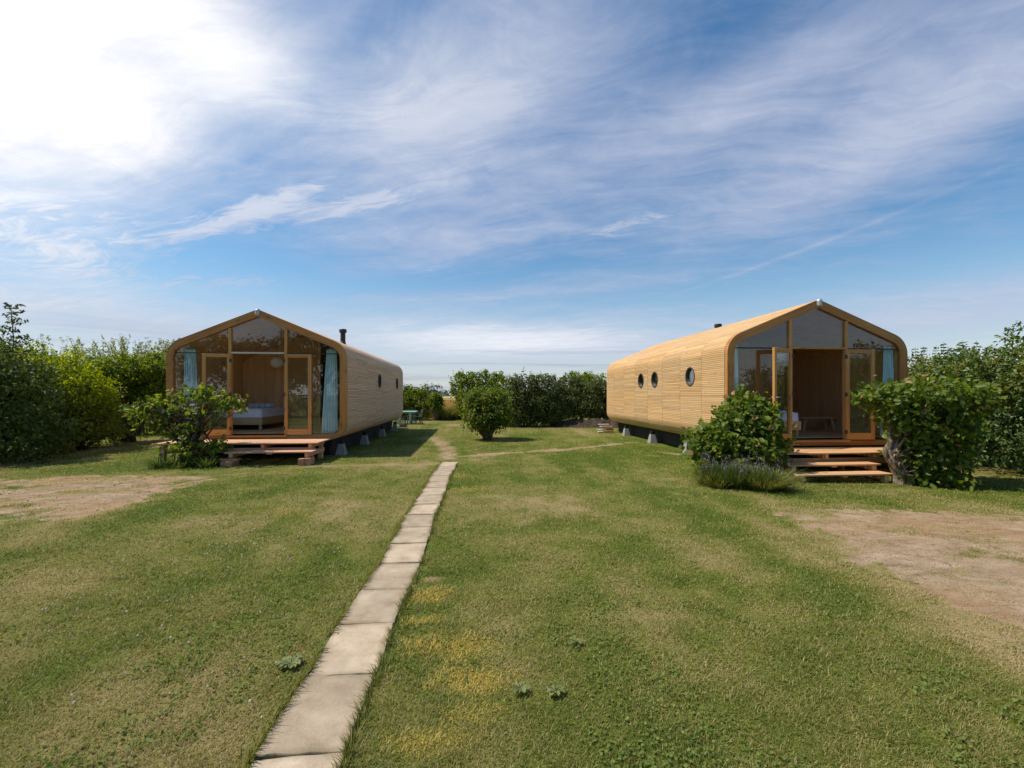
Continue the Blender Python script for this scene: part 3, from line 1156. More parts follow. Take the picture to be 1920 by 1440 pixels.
def make_grass():
    V, t = blades(820000, 1.7, 31.0, 101, 0.025, 0.0031)
    r = np.random.default_rng(77)
    n = 9000
    sl = np.array(SLABS)
    k = r.integers(0, len(sl), n)
    side = r.choice([-1, 1], n)
    v = r.uniform(-0.3, 0.3, n)
    u = side * (0.206 + np.abs(r.normal(0, 0.018, n)))
    ca, sa = np.cos(sl[k, 2]), np.sin(sl[k, 2])
    x, y = sl[k, 0] + u * ca - v * sa, sl[k, 1] + u * sa + v * ca
    m = fbm(x, y, 4.5, 13, 3) > 0.44
    x, y, ca, sa, side = x[m], y[m], ca[m], sa[m], side[m]
    n = len(x)
    h = 0.036 + 0.045 * r.random(n)
    w = 0.0045 + 0.002 * r.random(n)
    a = np.arctan2(-side * sa, -side * ca) + r.normal(0, 1.1, n)
    ln = r.uniform(0.1, 1.2, n)
    E = np.empty((n, 5, 3))
    for q, (s_, f, l) in enumerate(((-1, 0, 0), (1, 0, 0), (0.75, .6, .4), (-0.75, .6, .4), (0, 1, 1))):
        E[:, q, 0] = x - np.sin(a) * w * s_ * .5 + np.cos(a) * h * ln * l
        E[:, q, 1] = y + np.cos(a) * w * s_ * .5 + np.sin(a) * h * ln * l
        E[:, q, 2] = ground_h(x, y) + h * f
    V = np.concatenate([V, E])
    t = np.concatenate([t, np.clip(r.normal(0.25, 0.25, n), 0, 0.82)])
    me = np_mesh('grass', V, [(0, 1, 2, 3), (3, 2, 4)], t, L_GRASS)
    setp(link('grass', me), 'short mown grass blades growing across the lawn', 'grass', None, 'stuff')
    # clover heads in the lush part of the lawn
    r = np.random.default_rng(9)
    n = 150
    px = np.concatenate([r.normal(460, 70, 90), r.uniform(0, 640, 60)])
    py = np.concatenate([r.normal(1010, 30, 90), r.uniform(930, 1360, 60)])
    mb = MB()
    for a, b in zip(px, py):
        if b < 900 or b > 1400 or on_slab(*[np.array([q]) for q in G(a, b)])[0]:
            continue
        x, y = G(a, b)
        rr = random.uniform(0.005, 0.0095)
        zz = gh(x, y) + random.uniform(0.02, 0.035)
        mb.lathe([(0.0, -rr), (rr * .8, -rr * .5), (rr, 0.1 * rr), (rr * .6, rr * .8), (0, rr)], 7, (x, y, zz))
    setp(mb.build('clover_flowers', L_CLOVER), 'small white clover heads dotted over the left lawn', 'clover', None, 'stuff')


make_grass()


def clods():
    r = np.random.default_rng(31)
    mb = MB()
    n = 0
    while n < 2600:
        k = 400
        z = 2.6 * (9.5 / 2.6) ** r.random(k)
        xc = r.uniform(-1.3, 1.3, k) * z
        x, y = xc * CS + z * SN, -xc * SN + z * CS
        d, _ = lawn_masks(x, y)
        for a, b, dd, zz in zip(x, y, d, z):
            if dd < 0.45 or vnoise(a, b, 2.3, 5) < 0.35:
                continue
            s = r.uniform(0.004, 0.011) * (zz / 5) ** 0.5 * (2.0 if r.random() < 0.06 else 1)
            g = gh(a, b)
            pts = [(a + s * r.uniform(.6, 1.3) * math.cos(t), b + s * r.uniform(.6, 1.3) * math.sin(t), g - 0.002) for t in (0, 1.26, 2.5, 3.8, 5.0)]
            top = (a + s * r.uniform(-.3, .3), b + s * r.uniform(-.3, .3), g + s * r.uniform(.5, .9))
            mb.add(pts + [top], [(i, (i + 1) % 5, 5) for i in range(5)])
            n += 1
    o = mb.build('soil_clods', plain('clod_soil', (0.24, 0.165, 0.10), 0.95, 0.35, 3.0, 0, 0.1, 0.5))
    setp(o, 'loose earth clods and small stones on the bare patches', 'soil', None, 'stuff')


clods()


def weed(px, py, n, size, label, seed):
    x, y = G(px, py)
    root = thing('broadleaf_weed', (x, y, gh(x, y)), label, 'weed', 'flat weeds in the lawn')
    r = random.Random(seed)
    mb = MB()
    for i in range(n):
        a = 2 * math.pi * i / n + r.uniform(-.4, .4)
        L = size * r.uniform(0.7, 1.15)
        w = L * r.uniform(0.24, 0.34)
        ca, sa = math.cos(a), math.sin(a)
        prof = [(0.05, 0.008, 0.15), (0.3, 0.016, 0.6), (0.45, 0.019, 1.0), (0.6, 0.021, 0.65), (0.75, 0.02, 1.05), (0.9, 0.016, 0.6), (1.0, 0.010, 0.05)]
        vs, fs = [], []
        for k, (t, z, ww) in enumerate(prof):
            wig = 1 + r.uniform(-.35, .35)
            for s in (-1, 0, 1):
                q = s * w * ww * wig
                zz = z + 0.012 * abs(s) + 0.004
                vs.append((ca * t * L - sa * q, sa * t * L + ca * q, zz + 0.006))
            if k:
                b = (k - 1) * 3
                fs += [(b, b + 1, b + 4, b + 3), (b + 1, b + 2, b + 5, b + 4)]
        mb.add(vs, fs)
    mb.build('leaves', L_WEED, root, smooth=True)


def small_weeds():
    r = np.random.default_rng(55)
    n = 5200
    z = 1.8 * (9.0 / 1.8) ** r.random(n)
    xc = r.uniform(-1.2, 1.2, n) * z
    x, y = xc * CS + z * SN, -xc * SN + z * CS
    m = (fbm(x, y, 1.1, 19, 4) + 0.3 * fbm(x, y, 6.0, 23, 2) > 0.76) & ~on_slab(x, y) & (lawn_masks(x, y)[0] < 0.25)
    x, y, z = x[m], y[m], z[m]
    k = 7
    n = len(x) * k
    X = np.repeat(x, k) + r.normal(0, 0.03, n)
    Y = np.repeat(y, k) + r.normal(0, 0.03, n)
    P = np.stack([X, Y, ground_h(X, Y) + r.uniform(0.010, 0.026, n)], 1)
    D = np.stack([r.normal(0, 1, n), r.normal(0, 1, n), r.uniform(0, .4, n)], 1)
    V = leaf_arrays(P, D, r.uniform(0.010, 0.022, n), 0.85, r=r, up=1.6, curl=0.1)
    setp(link('ground_cover', np_mesh('ground_cover', V, LEAF_F, r.random(n) * .8, L_COVER)), 'small clover leaves growing in patches among the grass', 'clover', None, 'stuff')


small_weeds()
weed(975, 1300, 7, 0.056, 'pale green flat weed in the near lawn, left of a similar one', 1)
weed(1042, 1306, 8, 0.052, 'pale green flat weed in the near lawn, right of a similar one', 2)
weed(1078, 1211, 5, 0.058, 'small flat weed standing alone in the lawn right of the yellow grass', 3)
weed(545, 1254, 11, 0.085, 'largest pale weed, at the left edge of the slab path', 4)


# ------------------------------------------------------------------ cabin
HWD, ZSH, ZAP = 2.3, 2.55, 3.5
SEG, NSEG = 1.2, 8


def inset_poly(ds, dr, db):
    """corner points of the house outline moved inwards: sides ds, roof dr, bottom db"""
    sl = (ZAP - ZSH) / HWD
    hyp = math.hypot(1, sl)
    xs = HWD - ds
    apex = ZAP - dr * hyp
    sh = apex - sl * xs
    return [(-xs, db), (xs, db), (xs, sh), (0, apex), (-xs, sh)]


def rounded(poly, radii, seg=9):
    out = []
    n = len(poly)
    for i in range(n):
        p = Vector(poly[i])
        a = (Vector(poly[i - 1]) - p).normalized()
        b = (Vector(poly[(i + 1) % n]) - p).normalized()
        ang = math.acos(max(-1, min(1, a.dot(b))))
        r = radii[i]
        tl = r / math.tan(ang / 2)
        cdir = (a + b).normalized()
        c = p + cdir * (r / math.sin(ang / 2))
        p0, p1 = p + a * tl, p + b * tl
        v0, v1 = p0 - c, p1 - c
        t0 = math.atan2(v0.y, v0.x)
        t1 = math.atan2(v1.y, v1.x)
        d = (t1 - t0 + math.pi) % (2 * math.pi) - math.pi
        for k in range(seg + 1):
            t = t0 + d * k / seg
            out.append((c.x + r * math.cos(t), c.y + r * math.sin(t)))
    return out


RB, RS, RA = 0.45, 0.52, 0.10


def outline(d, seg=9, db=None):
    return rounded(inset_poly(d, d, d if db is None else db), [max(.03, RB - d)] * 2 + [max(.03, RS - d), max(.02, RA - d * 0.3), max(.03, RS - d)], seg)


def resample(poly, pitch):
    """points every pitch along a closed outline, with outward normals"""
    P = np.array(poly + [poly[0]])
    seg = np.hypot(*(P[1:] - P[:-1]).T)
    cum = np.concatenate([[0], np.cumsum(seg)])
    n = int(round(cum[-1] / pitch))
    s = np.linspace(0, cum[-1], n + 1)
    return np.interp(s, cum, P[:, 0]), np.interp(s, cum, P[:, 1])


def shell_segment(y0, y1, pitch, gap, thick, d, hole=None, inward=False, back=None):
    """strips wrapped around the outline between y0 and y1; hole = (side, yc, zc, r)"""
    mb = MB()
    xs, zs = resample(outline(d, 14), pitch)
    for i in range(len(xs) - 1):
        a = np.array([xs[i], zs[i]])
        b = np.array([xs[i + 1], zs[i + 1]])
        t = (b - a) / np.linalg.norm(b - a)
        nrm = np.array([t[1], -t[0]])       # outward for a counter-clockwise outline
        if inward:
            nrm = -nrm
        aa, bb = a + t * gap * 0.5, b - t * gap * 0.5
        iv = [(y0, y1)]
        mid = (a + b) / 2
        if hole and mid[0] * hole[0] > HWD * 0.8 and abs(mid[1] - hole[2]) < hole[3]:
            hw = math.sqrt(hole[3] ** 2 - (mid[1] - hole[2]) ** 2)
            iv = [(y0, hole[1] - hw), (hole[1] + hw, y1)]
        tone = random.random()
        for (p, q) in iv:
            if q - p < 0.01:
                continue
            o = nrm * thick
            vs = []
            gc = []
            for yy in (p, q):
                for pt in (aa - o * 0.0, bb - o * 0.0, bb - o, aa - o):
                    vs.append((pt[0], yy, pt[1]))
                for (u, v) in ((0, 0), (pitch, 0), (pitch, thick), (0, thick)):
                    gc.append((yy, u, v))
            mb.add(vs, [(0, 1, 5, 4), (1, 2, 6, 5), (2, 3, 7, 6), (3, 0, 4, 7), (3, 2, 1, 0), (4, 5, 6, 7)], gc, tone)
            if back is not None:
                a2, b2 = a - nrm * back, b - nrm * back
                mb.add([(a2[0], p, a2[1]), (b2[0], p, b2[1]), (b2[0], q, b2[1]), (a2[0], q, a2[1])], [(0, 1, 2, 3)], None, 0.5, 1)
    return mb


def clip(poly, a, b, c):
    """keep the part where a*x+b*z<=c"""
    out = []
    n = len(poly)
    for i in range(n):
        p, q = poly[i], poly[(i + 1) % n]
        dp, dq = a * p[0] + b * p[1] - c, a * q[0] + b * q[1] - c
        if dp <= 0:
            out.append(p)
        if (dp < 0) != (dq < 0) and dp != dq:
            t = dp / (dp - dq)
            out.append((p[0] + (q[0] - p[0]) * t, p[1] + (q[1] - p[1]) * t))
    return out


IN_S, IN_B = 0.17, 0.115
MUL = 0.715           # mullion centres
TRZ = 2.315           # door head
PORT_Z, PORT_R = 1.72, 0.25
FLOOR = 0.125
SEGMESH = {}


def inner_outline():
    return rounded(inset_poly(IN_S, 0.185, IN_B), [0.26, 0.26, 0.34, 0.03, 0.34], 9)


def build_cabin(loc, label, slat, side, ports, chim, door_open, ply, partition_y, passage):
    root = thing('wooden_cabin', (loc[0], loc[1], 0.46), label, 'cabin', 'round-edged timber cabins on the lawn')
    # slatted wrap, one ring per 1.2 m module
    for k in range(NSEG):
        y0 = 0.135 if k == 0 else k * SEG + 0.005
        y1 = (k + 1) * SEG - (0.005 if k < NSEG - 1 else 0.12)
        hole = (side, (k + 0.5) * SEG, PORT_Z, PORT_R) if k in ports else None
        sh = shell_segment(y0, y1, 0.047, 0.0075, 0.02, 0.0, hole, back=0.014)
        sh.build('cladding_ring', [slat, M_MEMB], root)
    # plywood lining
    lin = MB()
    for k in range(NSEG):
        hole = (side, (k + 0.5) * SEG, PORT_Z, PORT_R) if k in ports else None
        s = shell_segment(max(0.10, k * SEG), (k + 1) * SEG - (0.0 if k < NSEG - 1 else 0.1), 0.05, 0.0, 0.012, 0.185, hole, inward=True)
        n = len(lin.v)
        lin.v += s.v
        lin.g += [(p[2], p[1], p[0]) for p in s.v]
        lin.f += [[i + n for i in f] for f in s.f]
        lin.t += [0.5] * len(s.f)
        lin.m += s.m
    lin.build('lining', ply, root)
    # front frame: ring of bent beam, in five lengths
    inner = inner_outline()
    outer = outline(0.0, 9)
    fr = MB()
    n = len(outer)
    vs, gc, fs = [], [], []
    L = 0
    for i in range(n):
        if i:
            L += math.hypot(outer[i][0] - outer[i - 1][0], outer[i][1] - outer[i - 1][1])
        for (p, w) in ((outer[i], 0), (inner[i], 0.17)):
            for y in (0.0, 0.12):
                vs.append((p[0], y, p[1]))
                gc.append((L, w, y))
    for i in range(n):
        j = (i + 1) % n
        a, b = i * 4, j * 4
        fs += [(a, b, b + 2, a + 2), (a + 1, a + 3, b + 3, b + 1), (a, a + 1, b + 1, b), (a + 2, b + 2, b + 3, a + 3)]
    fr.add(vs, fs, gc, 0.5)
    fr.build('front_frame', M_FRAME, root)
    # shadow gap between frame and wrap
    o1, o2 = outline(0.012, 9), outline(0.10, 9)
    gp = MB()
    vs, fs = [], []
    for p, q in zip(o1, o2):
        vs += [(p[0], 0.122, p[1]), (p[0], 0.134, p[1]), (q[0], 0.122, q[1]), (q[0], 0.134, q[1])]
    for i in range(n):
        a, b = i * 4, ((i + 1) % n) * 4
        fs += [(a, b, b + 2, a + 2), (a + 1, a + 3, b + 3, b + 1), (a, a + 1, b + 1, b), (a + 2, b + 2, b + 3, a + 3)]
    gp.add(vs, fs)
    gp.build('edge_seal', M_SEAL, root)
    # ridge connector
    rc = MB()
    rc.tube([(0, 0.0, 3.325), (0, 0.0, 3.36), (0, 0.0, 3.47), (0, 0.0, 3.50)], [0.055, 0.068, 0.068, 0.05], 14)
    rc.box(-0.045, 0.045, 0.14, 9.5, 3.455, 3.485, bev=0.01)
    rc.build('ridge_cap', M_STEEL, root, smooth=False)
    # mullions, transom, sill
    top = lambda x: inset_poly(IN_S, 0.185, IN_B)[3][1] - (ZAP - ZSH) / HWD * abs(x)
    for s in (-1, 1):
        mb = MB()
        mb.box(s * MUL - 0.035, s * MUL + 0.035, 0.01, 0.10, IN_B, top(s * MUL) - 0.01, bev=0.004)
        mb.build('mullion', M_DOOR, root)
    mb = MB()
    mb.box(-MUL + 0.036, MUL - 0.036, 0.008, 0.10, TRZ, TRZ + 0.045, bev=0.004)
    mb.build('transom', M_PALEW if slat is M_SLATW else M_DOOR, root)
    for s in (-1, 1):
        mb = MB()
        a, b = sorted((s * (MUL + 0.036), s * (HWD - IN_S - 0.01)))
        mb.box(a, b, 0.03, 0.09, TRZ + 0.004, TRZ + 0.026)
        mb.build('glazing_bar', M_SEAL, root)
    mb = MB()
    mb.box(-MUL - 0.05, MUL + 0.05, -0.055, 0.105, IN_B - 0.03, IN_B + 0.018, bev=0.006)
    mb.build('threshold', M_DOOR, root)
    # panes
    for nm, conds in (('gable_pane', [(-1, 0, MUL - 0.035), (1, 0, MUL - 0.035), (0, -1, -(TRZ + 0.045))]),
                      ('gable_pane', [(1, 0, -MUL - 0.035), (0, -1, -(TRZ + 0.026))]),
                      ('gable_pane', [(-1, 0, -MUL - 0.035), (0, -1, -(TRZ + 0.026))]),
                      ('side_pane', [(1, 0, -MUL - 0.035), (0, 1, TRZ + 0.004)]),
                      ('side_pane', [(-1, 0, -MUL - 0.035), (0, 1, TRZ + 0.004)])):
        poly = inner
        for c in conds:
            poly = clip(poly, *c)
        mb = MB()
        mb.prism(poly, 0.050, 0.066)
        mb.build(nm, M_GLASS, root)
    # double doors swung outwards
    for s, ang in zip((-1, 1), door_open):
        w, h = MUL - 0.012, TRZ - IN_B - 0.03
        d = MB()
        st, tr, br, th = 0.088, 0.095, 0.16, 0.058
        sg = 1 if s < 0 else -1
        def bx(x0, x1, z0, z1, tone=None):
            a, b = sorted((x0 * sg, x1 * sg))
            d.box(a, b, -th, 0, z0, z1, bev=0.005, tone=tone)
        bx(0, st, 0, h)
        bx(w - st, w, 0, h)
        bx(st + 0.001, w - st - 0.001, 0, br)
        bx(st + 0.001, w - st - 0.001, h - tr, h)
        do = d.build('door', M_DOOR, root, (s * (MUL - 0.03), -0.012, IN_B + 0.025))
        do.rotation_euler = (0, 0, -s * R(-ang) if s > 0 else -R(ang))
        do.rotation_euler = (0, 0, R(ang) if s > 0 else -R(ang))
        p = MB()
        a, b = sorted(((st - 0.008) * sg, (w - st + 0.008) * sg))
        p.box(a, b, -0.040, -0.020, br - 0.008, h - tr + 0.008)
        p.build('pane', M_GLASS, do)
        hd = MB()
        hx = (w - st * 0.5) * sg
        for yy in (-th - 0.004, 0.004):
            hd.lathe([(0.0, 0), (0.024, 0), (0.024, 0.008), (0, 0.008)], 14, (hx, yy - 0.004, 1.02), 'y')
        for yy, q in ((-th, -1), (0, 1)):
            hd.tube([(hx, yy, 1.02), (hx, yy + q * 0.045, 1.02), (hx - sg * 0.02, yy + q * 0.05, 1.02), (hx - sg * 0.125, yy + q * 0.05, 1.02)], 0.010, 8)
        hd.build('handle', M_STEEL, do, smooth=True)
        for zz in (0.18, h / 2, h - 0.18):
            hg = MB()
            hg.tube([(-0.006 * sg, -0.002, zz - 0.05), (-0.006 * sg, -0.002, zz + 0.05)], 0.013, 8)
            hg.box(-0.03, 0.03, -0.006, 0.006, zz - 0.045, zz + 0.045)
            hg.build('hinge', M_GREY, do)
    # floor, partition, back wall
    mb = MB()
    for i in range(24):
        x0 = -2.08 + i * 4.16 / 24
        mb.box(x0, x0 + 4.16 / 24 - 0.002, 0.106, 9.5, FLOOR - 0.03, FLOOR)
    mb.build('floor', M_PINE, root)
    lin_in = outline(0.20, 9)
    mb = MB()
    part_poly = clip(lin_in, 1, 0, passage[1]) if passage[0] > 0 else clip(lin_in, -1, 0, -passage[1])
    part_poly = clip(part_poly, 0, -1, -FLOOR)
    xs_ = sorted(p[0] for p in part_poly)
    xx = xs_[0]
    while xx < xs_[-1] - 0.02:
        pc_ = clip(clip(part_poly, -1, 0, -xx), 1, 0, min(xx + 0.61, xs_[-1]))
        if len(pc_) > 2:
            vs0 = len(mb.v)
            mb.prism(pc_, partition_y, partition_y + 0.08)
            for q in range(vs0, len(mb.v)):
                v = mb.v[q]
                mb.g[q] = (v[2] + vs0 * 0.37, v[0] * 0.8, v[1])
        xx += 0.613
    mb.build('partition', ply, root)
    mb = MB()
    mb.prism(outline(0.03, 9), 9.48, 9.55)
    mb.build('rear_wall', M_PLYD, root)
    # portholes
    for k in ports:
        yc = (k + 0.5) * SEG
        mb = MB()
        X = side * HWD
        prof = [(PORT_R + 0.012, 0.006 * side), (PORT_R + 0.012, 0.014 * side), (PORT_R - 0.018, 0.014 * side), (PORT_R - 0.022, -0.11 * side), (PORT_R + 0.012, -0.19 * side), ]
        mb.lathe(prof, 36, (X, yc, PORT_Z), 'x', closed=True)
        po = mb.build('porthole', M_GREY, root, smooth=False)
        pn = MB()
        pn.lathe([(0.0, -0.045 * side), (PORT_R - 0.02, -0.045 * side), (PORT_R - 0.02, -0.057 * side), (0, -0.057 * side)], 36, (X, yc, PORT_Z), 'x')
        pn.build('pane', M_PORT, po)
    # chimney flue
    cx, cy, ch = chim
    zb = ZAP - abs(cx) * (ZAP - ZSH) / HWD
    mb = MB()
    mb.lathe([(0.0, zb - 0.1), (0.10, zb - 0.1), (0.10, zb + 0.03), (0.085, zb + 0.05), (0.085, zb + ch - 0.12), (0, zb + ch - 0.12)], 20, (cx, cy, 0))
    fl = mb.build('chimney_flue', M_IRON, root, smooth=False)
    mb = MB()
    mb.lathe([(0.0, zb + ch), (0.11, zb + ch), (0.125, zb + ch - 0.02), (0.125, zb + ch - 0.115), (0.10, zb + ch - 0.13), (0, zb + ch - 0.13)], 20, (cx, cy, 0))
    mb.build('cowl', M_IRON, fl)
    # dark bearers under the floor
    for xx in (-1.75, -0.6, 0.6, 1.75):
        mb = MB()
        mb.box(xx - 0.06, xx + 0.06, 0.25, 9.4, -0.24, -0.004)
        mb.build('base_beam', M_BLACK, root)
    for s in (-1, 1):
        mb = MB()
        mb.box(s * 1.78 - 0.012, s * 1.78 + 0.012, 0.20, 9.4, -0.43, 0.0)
        mb.build('skirt', M_BLACK, root)
    mb = MB()
    mb.box(-1.76, 1.76, 0.20, 0.224, -0.43, -0.01)
    mb.build('skirt', M_BLACK, root)
    return root


LC, RC_ = CABINS
build_cabin(LC, 'greyer timber cabin on the left, its bed in view behind the open doors', M_SLATW, 1, (3, 6), (1.14, 3.70, 0.50), (178, 180), M_PLY, 3.45, (1, 0.45))
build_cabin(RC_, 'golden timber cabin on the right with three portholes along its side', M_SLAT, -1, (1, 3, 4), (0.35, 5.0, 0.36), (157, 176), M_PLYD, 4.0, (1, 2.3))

# concrete footings under the side walls
FOOT_L = [12.66, 15.26, 18.1, 20.9]
FOOT_R = [10.1, 12.28, 14.85, 17.5]
names4 = ['nearest', 'second', 'third', 'farthest']


def footing(x, y, label, group, sgn):
    root = MB()
    hgt = 0.31
    vs = []
    for z, hw, hd in ((-0.03, 0.135, 0.15), (hgt, 0.07, 0.075)):
        vs += [(-hw, -hd, z), (hw, -hd, z), (hw, hd, z), (-hw, hd, z)]
    root.add(vs, [(0, 1, 5, 4), (1, 2, 6, 5), (2, 3, 7, 6), (3, 0, 4, 7), (4, 5, 6, 7)])
    o = thing('concrete_footing', (x, y, gh(x, y)), label, 'footing', group)
    root.build('block', M_CONC, o)
    mb = MB()
    mb.box(-0.06, 0.06, -0.07, 0.07, hgt + 0.002, hgt + 0.10, bev=0.004)
    mb.build('packer', M_BLACK, o)
    return o


for i, y in enumerate(FOOT_L):
    footing(LC[0] + 2.06, y, 'grey concrete footing under the left cabin side wall, %s in its row' % names4[i], 'footings under the cabins', 1)
for i, y in enumerate(FOOT_R):
    lab = 'grey concrete footing under the right cabin, %s in its row' % names4[i]
    if i == 0:
        lab = 'grey concrete footing under the right cabin, hidden behind the round shrub'
    footing(RC_[0] - 2.06, y, lab, 'footings under the cabins', -1)


# ------------------------------------------------------------------ decks and steps
def deck(cx, yb, depth, zt, label, mat):
    root = thing('timber_deck', (cx, yb, 0), label, 'deck', 'decks before the cabin doors')
    mb = MB()
    n = 8
    pw = depth / n
    for i in range(n):
        mb.box(-1.93 + random.uniform(-.006, .006), 1.93 + random.uniform(-.006, .006), -depth + i * pw, -depth + (i + 1) * pw - 0.006, zt - 0.03, zt, bev=0.003)
    mb.build('deck_boards', mat, root)
    for x in (-1.72, -0.6, 0.6, 1.72):
        mb = MB()
        mb.box(x - 0.035, x + 0.035, -depth + 0.05, -0.05, zt - 0.135, zt - 0.032, bev=0.004)
        mb.build('joist', mat, root)
    for x in (-1.72, 1.72):
        for y in (-depth + 0.12, -0.25):
            mb = MB()
            g = gh(cx + x, yb + y) - 0.02
            mb.box(x - 0.05, x + 0.05, y - 0.05, y + 0.05, g, zt - 0.137, bev=0.004)
            mb.build('post', mat, root)
    mb = MB()
    mb.box(-1.80, 1.80, -depth + 0.16, -depth + 0.20, zt - 0.25, zt - 0.137)
    mb.build('bearer', mat, root)
    return root


deck(LC[0], LC[1] - 0.012, 1.08, 0.505, 'wide pinkish timber deck in front of the left cabin doors', M_DECKP)
deck(RC_[0], RC_[1] - 0.012, 0.98, 0.425, 'wide orange timber deck in front of the right cabin doors', M_DECK)


def step(x0, x1, yf, yb, zt, label, mat, back, legs=True):
    cx = (x0 + x1) / 2
    root = thing('wooden_step', (cx, yf, 0), label, 'step', 'steps up to the decks')
    hw = (x1 - x0) / 2
    mb = MB()
    d = yb - yf
    for i in range(2):
        mb.box(-hw, hw, i * d / 2 + 0.003, (i + 1) * d / 2 - 0.003, zt - 0.032, zt, bev=0.004)
    mb.build('tread', mat, root)
    for x in (-hw + 0.13, hw - 0.13):
        mb = MB()
        mb.box(x - 0.045, x + 0.045, 0.02, back, zt - 0.135, zt - 0.034, bev=0.004)
        mb.build('stringer', mat, root)
    mb = MB()
    mb.box(-0.06, 0.06, 0.03, d - 0.02, zt - 0.062, zt - 0.034)
    mb.build('batten', mat, root)
    if legs:
        for x in (-hw + 0.13, hw - 0.13):
            for y in (0.08, back - 0.15):
                g = gh(cx + x, yf + y) - 0.02
                if zt - 0.137 - g > 0.03:
                    mb = MB()
                    mb.box(x - 0.04, x + 0.04, y - 0.045, y + 0.045, g, zt - 0.137)
                    mb.build('leg', mat, root)
    return root


step(-5.86, -3.87, 10.86, 11.42, 0.325, 'single low pinkish step below the left deck', M_DECKP, 1.15, False)
step(6.46, 8.52, 8.56, 8.95, 0.225, 'upper of the two orange steps below the right deck', M_DECK, 1.0)
step(6.38, 8.44, 8.20, 8.55, 0.085, 'lowest orange step on the grass before the right deck', M_DECK, 0.75)


def tblock(x, y, z, sx, sy, sz, rz, label):
    mb = MB()
    mb.box(-sx / 2, sx / 2, -sy / 2, sy / 2, 0, sz, bev=0.006)
    o = mb.build('timber_block', M_BLOCKW)
    o.location = (x, y, z)
    o.rotation_euler = (0, 0, rz)
    setp(o, label, 'timber block', 'timber blocks under the left step')


zb_ = gh(-4.0, 10.95)
tblock(-4.09, 10.90, zb_, .13, .30, .165, .06, 'reddish timber block under the right end of the left step, inner one')
tblock(-3.95, 10.93, zb_, .13, .28, .170, -.05, 'reddish timber block under the right end of the left step, outer one')
tblock(-5.82, 10.86, zb_, .13, .30, .125, .15, 'reddish timber block under the left end of the left step, outer one')
tblock(-5.66, 10.84, zb_, .14, .30, .125, -.1, 'reddish timber block under the left end of the left step, inner one')
tblock(-5.72, 10.90, zb_ + 0.128, .36, .22, .045, .04, 'flat reddish board lying across the two left timber blocks')

# boards heaped at the rear corners
def board_pile(x, y, label, accent):
    root = thing('timber_pile', (x, y, gh(x, y)), label, 'timber pile', 'offcuts at the cabin rear corners')
    for i, (dx, dy, dz, L, rz) in enumerate(((0, 0, 0.02, 0.7, 0.1), (-.05, .1, .10, .6, -.2), (.02, -.05, .26, .55, .15), (-.06, .05, .34, .45, -.1))):
        mb = MB()
        mb.bar((dx - L / 2 * math.cos(rz), dy - L / 2 * math.sin(rz), dz + 0.03), (dx + L / 2 * math.cos(rz), dy + L / 2 * math.sin(rz), dz + 0.03), 0.16, 0.035, bev=0.004)
        mb.build('board', M_PALEW, root)
    mb = MB()
    mb.box(-0.05, 0.30, -0.22, 0.05, 0.125, 0.245, bev=0.006)
    mb.build('beam_end', accent, root)


M_ORANGE = wood('orange_timber', (0.50, 0.20, 0.07), (0.34, 0.12, 0.04), 0.2, 0.2, 0.7, 0.8)
board_pile(5.75, 19.0, 'small heap of pale boards and an orange beam behind the right cabin', M_ORANGE)
board_pile(-3.55, 21.7, 'small heap of pale boards at the far corner of the left cabin', M_BLOCKW)


# ------------------------------------------------------------------ inside the cabins
def bed(x0, x1, y0, y1, zf, label):
    root = thing('bed', ((x0 + x1) / 2, y0, zf), label, 'bed', 'beds inside the cabins')
    hw, L = (x1 - x0) / 2, y1 - y0
    mb = MB()
    mb.box(-hw, hw, 0, 0.03, 0.215, 0.43, bev=0.004)
    mb.box(-hw, hw, L - 0.03, L, 0.215, 0.43, bev=0.004)
    for s in (-1, 1):
        a, b = sorted((s * (hw - 0.03), s * hw))
        mb.box(a, b, 0.031, L - 0.031, 0.215, 0.43, bev=0.004)
    mb.box(-hw + 0.031, hw - 0.031, 0.031, L - 0.031, 0.36, 0.39)
    mb.build('bed_frame', M_PINE, root)
    for sx in (-1, 1):
        for yy in (0.07, L - 0.07):
            mb = MB()
            mb.box(sx * (hw - 0.07) - 0.035, sx * (hw - 0.07) + 0.035, yy - 0.035, yy + 0.035, 0, 0.213, bev=0.003)
            mb.build('leg', M_PINE, root)
    # mattress with sheet: rounded box grid with slack
    mb = MB()
    nx, ny = 16, 18
    vs, fs = [], []
    r = random.Random(3)
    for lv in range(2):
        for i in range(nx + 1):
            for j in range(ny + 1):
                u, v = i / nx * 2 - 1, j / ny * 2 - 1
                e = max(abs(u), abs(v))
                z = (0.69 - 0.05 * max(0, (e - 0.8) / 0.2) ** 2 + r.uniform(-.006, .006)) if lv == 0 else 0.392
                k = 1.0 if lv else 0.985
                vs.append((u * (hw - 0.035) * k, L / 2 + v * (L / 2 - 0.035) * k, z))
    m = (nx + 1) * (ny + 1)
    idx = lambda i, j, l: l * m + i * (ny + 1) + j
    for i in range(nx):
        for j in range(ny):
            fs.append((idx(i, j, 0), idx(i + 1, j, 0), idx(i + 1, j + 1, 0), idx(i, j + 1, 0)))
    for i in range(nx):
        fs.append((idx(i, 0, 1), idx(i + 1, 0, 1), idx(i + 1, 0, 0), idx(i, 0, 0)))
        fs.append((idx(i, ny, 0), idx(i + 1, ny, 0), idx(i + 1, ny, 1), idx(i, ny, 1)))
    for j in range(ny):
        fs.append((idx(0, j, 0), idx(0, j + 1, 0), idx(0, j + 1, 1), idx(0, j, 1)))
        fs.append((idx(nx, j, 1), idx(nx, j + 1, 1), idx(nx, j + 1, 0), idx(nx, j, 0)))
    mb.add(vs, fs)
    mb.build('mattress', M_SHEET, root, smooth=True)
    return root


